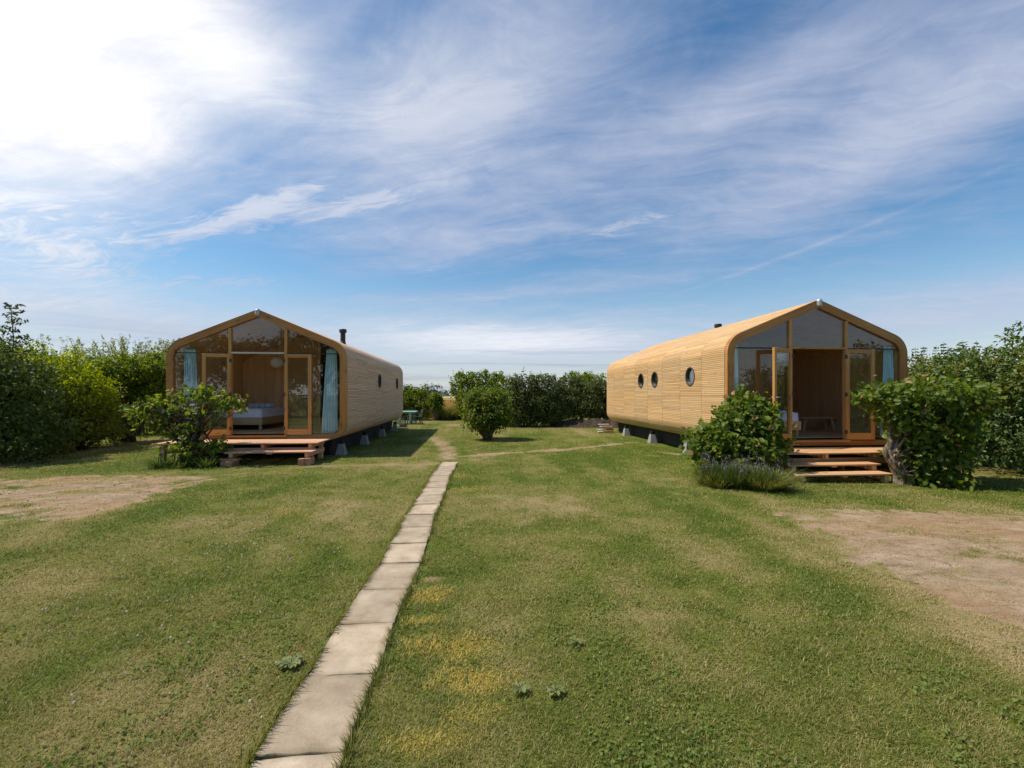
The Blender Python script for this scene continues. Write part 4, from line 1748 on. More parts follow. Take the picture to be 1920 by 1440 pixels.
ZF = 0.46 + FLOOR
bed(-7.80, -6.19, 13.42, 15.5, ZF, 'wooden bed with a white mattress seen through the left cabin doors')
bed(6.45, 8.08, 10.28, 12.3, ZF, 'wooden bed with a white mattress at the right cabin glass front')


def rolled_towel(x, y, z, rz, label):
    mb = MB()
    vs, fs = [], []
    n = 60
    th = 0.010
    for k in range(n + 1):
        t = k / n * 2 * math.pi * 3.2
        r = 0.008 + 0.0165 * t / (2 * math.pi)
        for rr in (r, r + th):
            for yy in (-0.14, 0.14):
                vs.append((rr * math.cos(t), yy, rr * math.sin(t)))
    for k in range(n):
        a, b = k * 4, k * 4 + 4
        fs += [(a, a + 1, b + 1, b), (a + 2, b + 2, b + 3, a + 3), (a, b, b + 2, a + 2), (a + 1, a + 3, b + 3, b + 1)]
    mb.add(vs, fs)
    o = mb.build('rolled_towel', M_TOWEL, None, smooth=False)
    o.location = (x, y, z + 0.068)
    o.rotation_euler = (0, 0, rz)
    setp(o, label, 'towel', 'rolled towels on the left cabin bed')


tz = ZF + 0.695
for i, (px, w) in enumerate(((471.5, 'first from the left'), (482, 'second from the left'), (492.5, 'third from the left'), (503.5, 'last on the right'))):
    x, y = W(px, 13.55 + 0.05 * (i % 2))
    x = min(x, -6.30)
    rolled_towel(x, y + 0.1, tz, random.uniform(-.15, .15), 'white rolled towel on the bed, %s in the row of four' % w)


def curtain(x0, x1, y, z0, z1, top_shrink, lean, label, folds=5):
    cx = (x0 + x1) / 2
    root = MB()
    nx, nz = folds * 12, 14
    vs, fs = [], []
    w = x1 - x0
    for side in (0, 1):
        for j in range(nz + 1):
            v = j / nz
            ww = w * (1 - top_shrink * v ** 1.2)
            for i in range(nx + 1):
                u = i / nx - 0.5
                ph = u * folds * 2 * math.pi
                dep = (0.045 - 0.02 * v) * math.sin(ph + 0.5 * math.sin(3 * v + u * 4)) + 0.012 * math.sin(ph * 2.3 + v * 5)
                vs.append((u * ww + lean * v, dep + side * 0.006, z0 + (z1 - z0) * v))
    m = (nx + 1) * (nz + 1)
    for j in range(nz):
        for i in range(nx):
            a = j * (nx + 1) + i
            fs.append((a, a + 1, a + nx + 2, a + nx + 1))
            fs.append((m + a, m + a + nx + 1, m + a + nx + 2, m + a + 1))
    for j in range(nz):
        for i in (0, nx):
            a = j * (nx + 1) + i
            fs.append((a, a + nx + 1, m + a + nx + 1, m + a))
    root.add(vs, fs)
    o = root.build('curtain', M_CURT, None, (cx, y, 0), smooth=True)
    setp(o, label, 'curtain', 'pale teal curtains at the cabin corners')


curtain(-4.22, -3.78, 12.55, ZF + 0.01, 2.93, 0.42, 0.06, 'pale teal curtain at the right corner of the left cabin glass')
curtain(-7.80, -7.45, 12.55, ZF + 0.01, 2.90, 0.2, -0.02, 'pale teal curtain at the left corner of the left cabin glass')
curtain(6.10, 6.33, 10.06, ZF + 0.01, 2.86, 0.1, -0.02, 'narrow pale teal curtain at the left corner of the right cabin glass', 3)
curtain(9.98, 10.33, 10.04, ZF + 0.01, 2.86, 0.25, 0.02, 'pale teal curtain at the right corner of the right cabin glass')

lx, ly = W(519.4, 14.2)
lamp = thing('paper_lantern', (lx, ly, 2.72), 'round cream paper lantern hanging above the bed in the left cabin', 'lamp')
mb = MB()
prof = []
for i in range(25):
    t = math.pi * i / 24
    rr = 0.215 * math.sin(t) * (1 + 0.012 * math.cos(i * math.pi))
    prof.append((max(rr, 0.05 if i in (0, 24) else rr), -0.185 * math.cos(t)))
mb.lathe(prof, 28)
mb.build('shade', M_PAPER, lamp, smooth=True)
mb = MB()
mb.tube([(0, 0, 0.15), (0, 0, 0.80)], 0.006, 6)
mb.build('cord', M_SEAL, lamp)

# bench inside the right cabin
bx_, by_ = 9.75, 11.85
bn = thing('bench', (bx_, by_, ZF), 'low pale wooden bench with splayed legs inside the right cabin', 'bench')
mb = MB()
mb.box(-0.5, 0.5, -0.17, 0.17, 0.41, 0.45, bev=0.006)
mb.build('seat', M_PINE, bn)
for sx in (-1, 1):
    for sy in (-1, 1):
        mb = MB()
        mb.bar((sx * 0.48, sy * 0.15, 0), (sx * 0.38, sy * 0.11, 0.408), 0.05, 0.05)
        mb.build('leg', M_PINE, bn)
mb = MB()
mb.box(-0.38, 0.38, -0.015, 0.015, 0.33, 0.40)
mb.build('rail', M_PINE, bn)

# ------------------------------------------------------------------ garden table and chairs by the far corner
tx, ty = W(764, 25.2)
tb = thing('garden_table', (tx, ty, 0), 'mint green garden table by the far corner of the left cabin', 'table')
mb = MB()
mb.box(-0.62, 0.55, -0.40, 0.40, 0.695, 0.74, bev=0.012)
mb.build('table_top', M_MINT, tb)
for x in (-0.45, 0.18):
    for y in (-0.3, 0.3):
        mb = MB()
        mb.bar((x, y, 0), (x, y, 0.694), 0.09, 0.09, bev=0.01)
        mb.build('leg', M_MINT, tb)
mb = MB()
mb.box(-0.55, 0.48, -0.33, 0.33, 0.63, 0.693)
mb.build('apron', M_MINT, tb)


def chair(px, zc, rz, label):
    x, y = W(px, zc)
    root = thing('garden_chair', (x, y, gh(x, y)), label, 'chair', 'dark chairs at the mint table', rz)
    mb = MB()
    mb.box(-0.24, 0.24, -0.23, 0.23, 0.41, 0.445, bev=0.012)
    mb.build('seat', M_DGREY, root)
    mb = MB()
    for i in range(6):
        xx = -0.21 + i * 0.084
        mb.bar((xx, 0.22, 0.44), (xx, 0.30, 0.80), 0.05, 0.018)
    mb.bar((-0.25, 0.305, 0.80), (0.25, 0.305, 0.80), 0.05, 0.05, bev=0.01)
    mb.build('backrest', M_DGREY, root)
    for sx in (-1, 1):
        for sy in (-1, 1):
            mb = MB()
            mb.bar((sx * 0.25, sy * 0.25, 0), (sx * 0.21, sy * 0.20, 0.41), 0.04, 0.04)
            mb.build('leg', M_DGREY, root)
        mb = MB()
        mb.bar((sx * 0.26, -0.2, 0.64), (sx * 0.26, 0.27, 0.66), 0.045, 0.03)
        mb.bar((sx * 0.26, -0.19, 0.44), (sx * 0.26, -0.19, 0.63), 0.03, 0.03)
        mb.build('armrest', M_DGREY, root)


chair(782, 25.0, R(-70), 'dark grey chair at the right end of the mint table')
chair(772, 25.9, R(10), 'dark grey chair behind the mint table')
chair(752, 24.9, R(100), 'dark grey chair at the cabin side of the mint table')


# ------------------------------------------------------------------ plants
def BL(*items):
    """blob list from (photo column, depth, z, rx, ry, rz)"""
    out = []
    for px, zc, z, rx, ry, rz in items:
        x, y = W(px, zc)
        out.append((x, y, z, rx, ry, rz))
    return out


# left hedge group
bush('evergreen_shrub', 'tall dark shrub filling the left edge of the lawn', 'shrub',
     BL((-70, 11.3, 1.3, 1.5, 1.2, 1.5), (5, 10.9, 1.2, .95, 1.0, 1.3), (60, 10.9, .55, .62, .8, .75), (25, 11.1, 2.1, .65, .8, .75), (-60, 11.3, 2.3, 1.0, .9, .7), (-190, 11.0, 1.4, 1.6, 1.2, 1.6), (-330, 10.6, 1.3, 1.6, 1.2, 1.5)),
     27000, 0.085, L_DARK, 21, W(0, 11.1), 0.07, M_BARKD)
sap_x, sap_y = W(22, 11.9)


def sapling(x, y, h, z_start, tiers, label, mat, seed, arm=0.36, leaf=0.11):
    root = thing('sapling', (x, y, gh(x, y)), label, 'sapling')
    r = random.Random(seed)
    mb = MB()
    pts = [(0.03 * math.sin(i * 1.3), 0.02 * math.cos(i), h * i / 8) for i in range(9)]
    mb.tube(pts, [0.028 * (1 - i / 9) + 0.004 for i in range(9)], 7)
    P, D = [], []
    for k in range(tiers * 3):
        t = (k + r.random()) / (tiers * 3)
        z = z_start + (h - z_start) * t
        a = k * 2.4 + r.uniform(-.5, .5)
        L = arm * (1.15 - 0.75 * t) * r.uniform(0.6, 1.25)
        rise = r.uniform(0.35, 0.9)
        s = Vector((0, 0, z))
        e = Vector((math.cos(a) * L, math.sin(a) * L, z + L * rise))
        mid = s.lerp(e, .5) + Vector((0, 0, L * .12))
        mb.tube([s, mid, e], [0.007, 0.005, 0.002], 5)
        for w in range(5):
            u = 0.4 + 0.6 * w / 4
            for sd in (-1, 1):
                if r.random() < 0.25:
                    continue
                sdv = Vector((-math.sin(a), math.cos(a), 0)) * sd
                P.append(s.lerp(e, u) + sdv * leaf * 0.4 + Vector((0, 0, -leaf * r.uniform(0, .35))))
                D.append(sdv + Vector((0, 0, r.uniform(-.7, .3))))
    mb.build('trunk', M_STEM, root, smooth=True)
    rr = np.random.default_rng(seed)
    V = leaf_arrays(np.array(P), np.array(D), leaf * (0.7 + 0.6 * rr.random(len(P))), 0.34, r=rr, up=0.7)
    link('crown', np_mesh('crown', V, LEAF_F, rr.random(len(P)) * 0.9, mat), root)


sapling(sap_x, sap_y, HZ(573, 11.9), 1.7, 13, 'slender young tree rising above the dark shrub at the left edge', L_OLIVE, 4, 0.42, 0.12)
bush('yellow_green_shrub', 'bright yellow green shrub between the dark shrub and the cabin trees', 'shrub',
     BL((60, 13.1, 1.7, 1.1, 1.0, 1.25), (115, 13.0, 1.7, 1.1, 1.0, 1.15), (152, 13.4, 1.45, .62, .8, .95), (30, 13.4, 2.3, .9, .8, .75)),
     16000, 0.085, L_YEL, 22, W(105, 13.2), 0.06, lump=0.1)
bush('rusty_shrub', 'low shaded brownish green shrub under the yellow green one', 'shrub',
     BL((100, 12.4, .75, .7, .6, .8), (140, 13.1, .85, .8, .6, .9), (178, 13.9, .95, .62, .6, .95), (203, 15.0, .95, .42, .6, .95)),
     11000, 0.075, L_RUST, 23, W(150, 13.2), 0.05, M_BARKD)
tdx, tdy = W(241, 15.6)
tree = thing('small_tree', (tdx, tdy, gh(tdx, tdy)), 'small leafy tree with a thick dark trunk left of the grey cabin', 'tree')
blobs = [(x - tdx, y - tdy, z, a, b, c) for x, y, z, a, b, c in BL((250, 15.6, 2.45, 1.0, 1.0, .62), (290, 15.8, 2.35, .7, .8, .68), (208, 15.5, 2.2, .75, .8, .55), (270, 15.5, 1.9, .7, .7, .4))]
V, tone, P = blob_leaves(blobs, 12000, 0.10, 31, per=12)
link('crown', np_mesh('crown', V, LEAF_F, tone, L_LIME), tree)
mb = MB()
mb.tube([(0, 0, -0.05), (0.01, 0, 0.25), (-0.02, 0, 0.9), (0.02, 0.0, 1.5), (0.05, 0, 1.9)], [0.23, 0.18, 0.165, 0.16, 0.10], 12)
for i in range(7):
    p = P[(i * 37) % len(P)]
    mb.tube([(0, 0, 1.4), (p[0] * .4, p[1] * .4, 1.75), tuple(p * 0.92)], [0.07, 0.04, 0.012], 7)
mb.build('trunk', M_BARKD, tree, smooth=True)


def thicket(name, label, cat, pts, n_stems, zlo, zhi, mat, seed, leaf=0.10, per=26, lean=0.25, fill=True, thick=0.6):
    """upright whips with narrow leaves along a line of ground points"""
    r = np.random.default_rng(seed)
    pts = np.array(pts)
    c = pts.mean(0)
    root = thing(name, (c[0], c[1], gh(*c)), label, cat)
    mb = MB()
    Ps, Ds, Ts = [], [], []
    for i in range(n_stems):
        t = r.random() * (len(pts) - 1)
        k = min(int(t), len(pts) - 2)
        b = pts[k] + (pts[k + 1] - pts[k]) * (t - k) + r.normal(0, thick * 0.5, 2) - c
        h = r.uniform(zlo, zhi)
        l = r.normal(0, lean, 2)
        l[0] -= lean * 0.3
        stem = []
        for q in range(5):
            s = q / 4
            stem.append((b[0] + l[0] * s ** 2, b[1] + l[1] * s ** 2, h * s))
        mb.tube(stem, [0.012, 0.010, 0.008, 0.005, 0.002], 4, cap=False)
        m = per
        s = 0.15 + 0.85 * r.random(m) ** 0.7
        p = np.stack([b[0] + l[0] * s ** 2, b[1] + l[1] * s ** 2, h * s], 1)
        d = r.normal(0, 1, (m, 3))
        d[:, 2] = np.abs(d[:, 2]) * 0.8 + 0.4
        d /= np.linalg.norm(d, axis=1, keepdims=True)
        p += d * leaf * 0.5 * np.array([1, 1, .6])
        side = r.normal(0, 1, (m, 3)) * np.clip(1 - s, 0.0, 1)[:, None] * np.array([.22, .22, .1])
        Ps.append(p + side)
        Ds.append(d)
        Ts.append(np.clip(r.random() * .4 + r.random(m) * .55, 0, 1))
    P, D, T = np.concatenate(Ps), np.concatenate(Ds), np.concatenate(Ts)
    V = leaf_arrays(P, D, leaf * (0.7 + 0.6 * r.random(len(P))), 0.26, r=r, up=0.2)
    mb.build('stems', M_STEM, root, smooth=True)
    link('crown', np_mesh('crown', V, LEAF_F, T, mat), root)


thicket('willow_hedge', 'feathery pale green willow whips standing behind the left trees', 'hedge',
        [W(90, 18.2), W(200, 18.4), W(300, 18.8), W(330, 19.5)], 360, 2.5, 4.2, L_WILLOW, 41, 0.115, 62, 0.34, thick=0.9)
bush('background_hedge', 'dark hedge far back behind the small tree left of the cabin', 'hedge',
     BL((120, 21, 1.4, 2, 1, 1.5), (200, 21, 1.4, 2, 1, 1.4), (270, 21.5, 1.4, 2, 1, 1.4), (330, 22, 1.4, 1.5, 1, 1.4), (20, 20, 1.6, 2.5, 1, 1.6)),
     9000, 0.12, L_OLIVE, 42)

# open branching bush before the left deck
fx, fy = W(362, 10.45)
fb = thing('hazel_bush', (fx, fy, gh(fx, fy)), 'open branching bush standing before the left deck', 'bush')
blobs = [(x - fx, y - fy, z, a, b, c) for x, y, z, a, b, c in BL(
    (290, 10.4, 1.38, .46, .40, .20), (335, 10.5, 1.50, .36, .35, .22), (388, 10.5, 1.68, .34, .35, .24), (428, 10.4, 1.45, .28, .30, .16), (268, 10.4, 1.15, .22, .25, .24),
    (300, 10.3, .98, .34, .3, .18), (382, 10.4, 1.20, .34, .3, .18), (340, 10.2, .55, .36, .35, .24), (350, 10.25, .28, .30, .3, .22), (405, 10.3, .48, .28, .3, .16), (355, 10.3, .85, .25, .25, .15))]
V, tone, P = blob_leaves(blobs, 1750, 0.105, 51, spread=0.10, per=7, inner=0.3, aspect=0.62, lump=0.25, sizevar=0.5)
link('crown', np_mesh('crown', V, LEAF_F, tone, L_HAZEL), fb)
mb = MB()
rr = random.Random(8)
mb.tube([(0, 0, -0.05), (0.0, 0, 0.15), (0.02, 0.0, 0.45), (0.06, 0, 0.75)], [0.16, 0.125, 0.11, 0.07], 10)
mb.tube([(-0.05, 0, 0.1), (-0.16, 0, 0.55), (-0.42, 0.0, 0.95), (-0.62, 0, 1.2)], [0.10, 0.075, 0.055, 0.03], 8)
mb.tube([(0.03, 0, 0.5), (0.2, 0, 0.85), (0.24, 0.0, 1.15), (0.45, 0, 1.4)], [0.085, 0.065, 0.05, 0.025], 8)
for i in range(64):
    p = P[rr.randrange(len(P))]
    s = rr.choice([(0.05, 0, 0.7), (-0.16, 0, 0.55), (-0.42, 0, 0.95), (0.24, 0, 1.1), (0.2, 0, 0.85), (0, 0, 0.3)])
    m_ = [(s[j] * .45 + p[j] * .55) + rr.uniform(-.06, .06) for j in range(3)]
    mb.tube([s, m_, tuple(p)], [0.028, 0.016, 0.005], 6)
mb.build('trunk', M_BARK, fb, smooth=True)

# clipped bush in the middle of the lawn
bush('rounded_bush', 'dense green bush on a short trunk in the middle of the lawn', 'bush',
     BL((912, 16.45, 1.12, .76, .75, .66), (905, 16.4, .76, .60, .55, .38), (932, 16.4, 1.48, .38, .45, .36), (892, 16.4, 1.48, .38, .45, .36), (938, 16.4, 1.0, .36, .45, .45)),
     11000, 0.085, L_HAZEL, 61, W(914, 16.5), 0.16, M_BARK, ntw=9, per=11, lump=0.12)
bush('tall_bush', 'taller leafy bush behind the middle bush, beside the field gap', 'bush',
     BL((872, 29, 2.3, .95, .9, .9), (905, 29, 2.35, 1.1, .9, .88), (935, 29, 2.15, .9, .9, .95), (890, 28.6, 1.2, 1.2, .8, 1.0), (925, 28.6, .9, 1.0, .8, .9)),
     10500, 0.13, L_LIME, 62, W(876, 29), 0.12, lump=0.1)
bush('dark_hedge', 'dark clipped hedge right of the middle bush', 'hedge',
     BL((965, 23, 1.25, .75, .8, 1.42), (990, 23.1, 1.25, .8, .8, 1.45), (1015, 23.2, 1.2, .8, .8, 1.42), (1040, 23.6, 1.2, .7, .8, 1.35)),
     20000, 0.10, L_OLIVE, 63, lump=0.06, inner=0.45)
bush('green_hedge', 'lighter feathery green hedge before the right cabin rear corner', 'hedge',
     BL((1068, 25, 1.3, .9, .8, 1.35), (1100, 24.6, 1.35, .85, .8, 1.1), (1130, 24.8, 1.3, .9, .8, 1.2), (1160, 25, 1.3, .9, .8, 1.2)),
     17000, 0.10, L_OLIVE, 64, lump=0.08, inner=0.45)
bush('far_shrub', 'bright green shrub top showing behind the lighter hedge', 'shrub',
     BL((1085, 27.5, 1.9, 1.1, .9, 1.15), (1112, 27.5, 2.1, .8, .9, .95)), 4500, 0.13, L_LIME, 65)
bush('field_bush', 'round bush behind the mint table at the field edge', 'bush',
     BL((768, 29.5, 1.2, .85, .8, 1.0), (790, 29.3, 1.2, .72, .8, .95), (745, 29.5, 1.1, 1.0, .8, 1.1)), 7500, 0.12, L_LIME, 66, W(780, 29.4), 0.09)
bush('field_tree', 'little tree with a bare stem left of the field gap', 'bush',
     BL((817, 28.6, 1.1, .40, .4, .48), (819, 28.6, 1.35, .30, .35, .28)), 2300, 0.11, L_LIME, 67, W(817, 28.6), 0.10)

# soil bank below the dark hedge
def soil_bank():
    mb = MB()
    n, m = 120, 26
    p0, p1 = np.array(W(1030, 23.3)), np.array(W(1180, 23.0))
    vs, fs = [], []
    for i in range(n + 1):
        t = i / n
        c = p0 + (p1 - p0) * t
        env = math.sin(math.pi * min(max(t, 0.0), 1.0)) ** 0.5
        for j in range(m + 1):
            v = j / m * 2 - 1
            x, y = c[0], c[1] + v * 0.9
            h = (1 - v * v) * 0.40 * env * (0.55 + 0.8 * float(fbm(x, y, 1.3, 5, 3))) + (float(fbm(x, y, 6, 6, 3)) - .5) * .38 * env * (1 - v * v * .6)
            vs.append((x, y, max(-0.03, h - 0.03)))
    for i in range(n):
        for j in range(m):
            a = i * (m + 1) + j
            fs.append((a, a + m + 1, a + m + 2, a + 1))
    mb.add(vs, fs)
    o = mb.build('soil_bank', plain('dark_soil', (0.060, 0.045, 0.030), 0.95, 0.5, 9, 0, 0.1, 1.0), None, smooth=True)
    setp(o, 'dark earth bank under the far hedge', None, None, 'structure')


soil_bank()

# right side
bush('boundary_hedge', 'tall dense dark hedge running along the right edge', 'hedge',
     [(12.05 + 0.25 * math.sin(k * 2.1), 1.5 + k * 0.95, 1.30, 1.12, .85, 1.42 + 0.16 * math.sin(k * 1.7)) for k in range(16)]
     + [(13.6, 2.0 + k * 1.3, 1.25, 1.0, 1.0, 1.35) for k in range(12)],
     66000, 0.088, L_IVY, 71, None, None, lump=0.06, per=10, inner=0.4)
bush('hedge_top_shrub', 'rusty green shrub growing out of the right hedge top', 'shrub',
     [(12.2 + 0.2 * math.sin(k * 1.1), 5.0 + k * 0.95, 2.32 - .055 * k + .10 * math.sin(k * 2.3), .95, .8, .62) for k in range(9)],
     21000, 0.075, L_RUST, 72, None, None, lump=0.12, per=10, inner=0.4)


def shoots(label, items, mat, seed):
    pts = np.array([W(px, zc) for px, zc, _ in items])
    c = pts.mean(0)
    root = thing('hedge_shoots', (c[0], c[1], 0), label, 'shrub')
    mb = MB()
    r = random.Random(seed)
    P, D = [], []
    for (px, zc, zt), p in zip(items, pts):
        b = p - c
        z0 = 2.0
        top = Vector((b[0] + r.uniform(-.08, .08), b[1], zt))
        s = Vector((b[0], b[1], z0))
        mb.tube([s, s.lerp(top, .5), top], [0.012, 0.008, 0.003], 5)
        k = int((zt - z0) / 0.085)
        for i in range(2, k):
            q = s.lerp(top, i / k)
            a = i * 1.57 + r.uniform(-.3, .3)
            L = 0.10 * (1.15 - 0.5 * i / k)
            for sg in (-1, 1):
                d = Vector((math.cos(a) * sg, math.sin(a) * sg, .15))
                P += [q + d * L * 0.5, q + d * L]
                D += [d, d]
    mb.build('stems', M_STEM, root, smooth=True)
    rr_ = np.random.default_rng(seed)
    V = leaf_arrays(np.array(P), np.array(D), 0.10 * (0.7 + .6 * rr_.random(len(P))), 0.5, r=rr_, up=0.8)
    link('crown', np_mesh('crown', V, LEAF_F, rr_.random(len(P)), mat), root)


shoots('row of slender upright shoots above the right hedge beside the cabin',
       [(1718, 13.2, HZ(650, 13.2)), (1733, 13.0, HZ(648, 13.0)), (1752, 12.8, HZ(647, 12.8)), (1773, 12.6, HZ(641, 12.6)), (1785, 12.5, HZ(652, 12.5)), (1801, 12.3, HZ(637, 12.3)),
        (1812, 12.2, HZ(650, 12.2)), (1829, 12.0, HZ(638, 12.0)), (1843, 12, HZ(650, 12)), (1857, 11.9, HZ(647, 11.9)), (1726, 13.3, HZ(662, 13.3)), (1762, 12.9, HZ(662, 12.9)), (1792, 12.6, HZ(660, 12.6))], L_OLIVE, 73)
ax_, ay_ = W(1899, 10.7)
sapling(ax_, ay_, HZ(614, 10.7), 2.3, 7, 'pale green sapling poking out of the right hedge top', L_LIME, 12, 0.42, 0.12)

# pollard before the right deck
lx_, ly_ = W(1684, 8.85)
pol = thing('pollard_bush', (lx_, ly_, gh(lx_, ly_)), 'flat topped bush on a gnarled pale trunk right of the steps', 'bush')
blobs = [(x - lx_, y - ly_, z, a, b, c) for x, y, z, a, b, c in BL(
    (1662, 8.9, 1.72, .46, .45, .24), (1715, 8.8, 1.76, .6, .55, .26), (1780, 8.8, 1.74, .58, .5, .28), (1812, 8.9, 1.62, .32, .4, .25),
    (1750, 8.75, 1.22, .62, .5, .42), (1775, 8.8, .80, .42, .45, .50), (1752, 8.75, .38, .45, .45, .42), (1698, 8.7, 1.30, .28, .35, .30), (1715, 8.7, .55, .22, .3, .4))]
V, tone, P = blob_leaves(blobs, 5400, 0.105, 81, spread=0.12, per=10, aspect=0.72, lump=0.18, sizevar=0.55)
link('crown', np_mesh('crown', V, LEAF_F, tone, L_HAZEL), pol)
mb = MB()
rr = random.Random(18)
def gnarl(pts, rads, n=16):
    fine, fr_ = [], []
    for (p, q, a, b) in zip(pts[:-1], pts[1:], rads[:-1], rads[1:]):
        for k in range(5):
            t = k / 5
            fine.append([p[j] + (q[j] - p[j]) * t for j in range(3)])
            fr_.append(a + (b - a) * t)
    fine.append(list(pts[-1]))
    fr_.append(rads[-1])
    k0 = len(mb.v)
    mb.tube(fine, fr_, n)
    for i in range(k0, len(mb.v)):
        x, y, z = mb.v[i]
        d = 0.045 * (float(fbm(x * 1.0 + y, z * .5 + x * .4, 11.0, 33, 3)) - .5) + 0.05 * max(0, float(vnoise(x - y, z, 9.0, 35)) - .62)
        ci = min((i - k0) // n, len(fine) - 1)
        v = Vector((x, y, z)) - Vector(fine[ci])
        if v.length > 1e-4 and fr_[ci] > 0.05:
            v *= 1 + d / max(v.length, .03)
        mb.v[i] = tuple(Vector(fine[ci]) + v)
gnarl([(0.10, 0, -0.06), (0.06, 0, 0.06), (0.03, 0.0, 0.20), (-0.02, 0.02, 0.34), (-0.09, 0.0, 0.46)], [0.20, 0.145, 0.12, 0.115, 0.09])
gnarl([(0.02, -0.03, 0.10), (-0.07, -0.06, 0.30), (-0.17, -0.03, 0.50), (-0.20, 0.02, 0.70), (-0.15, 0.0, 0.92), (-0.2, 0, 1.25), (-0.22, 0, 1.6)], [0.085, 0.075, 0.07, 0.06, 0.05, 0.035, 0.015])
gnarl([(0.05, -0.05, 0.02), (0.02, -0.09, 0.22), (-0.06, -0.08, 0.42), (-0.10, -0.02, 0.62), (-0.03, 0.02, 0.85), (0.05, 0, 1.2), (0.1, 0, 1.6)], [0.10, 0.075, 0.065, 0.07, 0.05, 0.04, 0.015])
gnarl([(0.10, 0.02, 0.05), (0.12, 0.0, 0.35), (0.20, 0.02, 0.7), (0.30, 0.02, 1.0), (0.45, 0, 1.4)], [0.11, 0.085, 0.07, 0.05, 0.02])
gnarl([(-0.14, 0.02, 0.45), (-0.27, 0.0, 0.60), (-0.30, 0.0, 0.72)], [0.06, 0.05, 0.03])
gnarl([(-0.02, -0.05, 0.28), (-0.14, -0.12, 0.36), (-0.22, -0.13, 0.47)], [0.055, 0.035, 0.012])
for i in range(22):
    s = rr.choice([(-0.17, 0, 0.85), (0.2, 0, 0.75), (0.0, 0, 1.0), (-0.12, 0, 0.55)])
    p = P[rr.randrange(len(P))]
    m_ = [(s[j] * .5 + p[j] * .5) + rr.uniform(-.06, .06) for j in range(3)]
    mb.tube([s, m_, tuple(p)], [0.03, 0.017, 0.004], 6)
for i in range(16):   # knuckles and dead twigs on the trunk
    t = rr.random()
    c_ = Vector((0.05 - 0.27 * t, -0.10, 0.15 + 0.55 * t))
    d_ = Vector((rr.uniform(-1, .4), rr.uniform(-.9, -.1), rr.uniform(-.2, .7))).normalized()
    mb.tube([c_, c_ + d_ * 0.08, c_ + d_ * rr.uniform(.12, .26) + Vector((0, 0, rr.uniform(-.05, .06)))], [0.035, 0.016, 0.003], 6)
mb.build('trunk', M_BARKP, pol, smooth=True)

bush('leafy_shrub', 'dense dark leafy shrub left of the orange steps', 'shrub',
     BL((1378, 9.45, .62, .80, .62, .60), (1400, 9.45, 1.18, .44, .45, .42), (1338, 9.4, .50, .42, .5, .42), (1425, 9.45, .62, .40, .45, .52), (1368, 9.45, 1.15, .25, .3, .30), (1425, 9.45, 1.28, .25, .3, .28)),
     5600, 0.105, L_HAZEL, 82, W(1385, 9.5), 0.07, lump=0.2, per=9, aspect=0.8, sizevar=0.55)


def clump(name, label, cat, items, n, h, mat, seed, wid=0.006, spread=0.5, droop=0.7):
    r = np.random.default_rng(seed)
    pts = np.array([W(px, zc) for px, zc, _ in items])
    c = pts.mean(0)
    root = thing(name, (c[0], c[1], gh(*c)), label, cat)
    k = r.integers(0, len(items), n)
    rad = np.array([i[2] for i in items])[k]
    a = r.uniform(0, 2 * np.pi, n)
    q = r.random(n) ** 0.5
    bx = pts[k, 0] - c[0] + np.cos(a) * q * rad * 0.55
    by = pts[k, 1] - c[1] + np.sin(a) * q * rad * 0.55
    L = h * (0.35 + 0.85 * r.random(n)) * (0.75 + 0.5 * vnoise(bx, by, 4.0, seed))
    out_ = q * spread + r.normal(0, 0.12, n)
    aa = a + r.normal(0, 0.5, n)
    V = np.empty((n, 7, 3))
    for j, (t, ww) in enumerate(((0, 1), (0.45, .9), (0.8, .6), (1.0, 0.0))):
        x = bx + np.cos(aa) * L * out_ * (t + droop * t * t)
        y = by + np.sin(aa) * L * out_ * (t + droop * t * t)
        z = L * (t - droop * 0.35 * out_ * t * t * 1.4)
        if j < 3:
            for s in (0, 1):
                V[:, j * 2 + s, 0] = x + (s - .5) * wid * ww * -np.sin(aa)
                V[:, j * 2 + s, 1] = y + (s - .5) * wid * ww * np.cos(aa)
                V[:, j * 2 + s, 2] = np.maximum(z, 0.0)
        else:
            V[:, 6] = np.stack([x, y, np.maximum(z, 0.01)], 1)
    link('leaves', np_mesh('leaves', V, [(0, 1, 3, 2), (2, 3, 5, 4), (4, 5, 6)], r.random(n), mat), root)
    return root, V


lav, V = clump('lavender', 'lavender bush with dull purple flower spikes on the grass before the dark shrub', 'lavender',
               [(1345, 8.25, .30), (1370, 8.15, .36), (1398, 8.1, .38), (1425, 8.2, .30)], 3000, 0.42, L_LAV, 91, 0.011, 0.55, 0.45)
r_ = np.random.default_rng(92)
tips = V[r_.choice(len(V), 120, replace=False), 6]
tips = tips[tips[:, 2] > 0.2]
tips = tips + np.array([0, 0, 1.0]) * r_.uniform(0.0, 0.10, (len(tips), 1))
P = np.concatenate([tips + np.array([0, 0, 0.018 * k]) + r_.normal(0, 0.008, tips.shape) for k in range(6)])
Vf = leaf_arrays(P, np.tile(np.array([[0, 0, 1.0]]), (len(P), 1)), np.full(len(P), 0.034), 0.7, r=r_)
link('blossoms', np_mesh('blossoms', Vf, LEAF_F, r_.random(len(P)), L_FLOW), lav)
mb = MB()
for t_ in tips:
    mb.tube([(t_[0] * .9, t_[1] * .9, 0.02), (t_[0] * .97, t_[1] * .97, t_[2] * .6), tuple(t_)], [0.003, 0.0025, 0.002], 4, cap=False)
mb.build('stems', M_STEM, lav)
clump('grass_tuft', 'loose green grass tuft at the left end of the lavender', 'grass clump', [(1328, 8.3, .22), (1348, 8.1, .25)], 420, 0.34, L_STRAW, 96, 0.010, 0.9, 0.6)
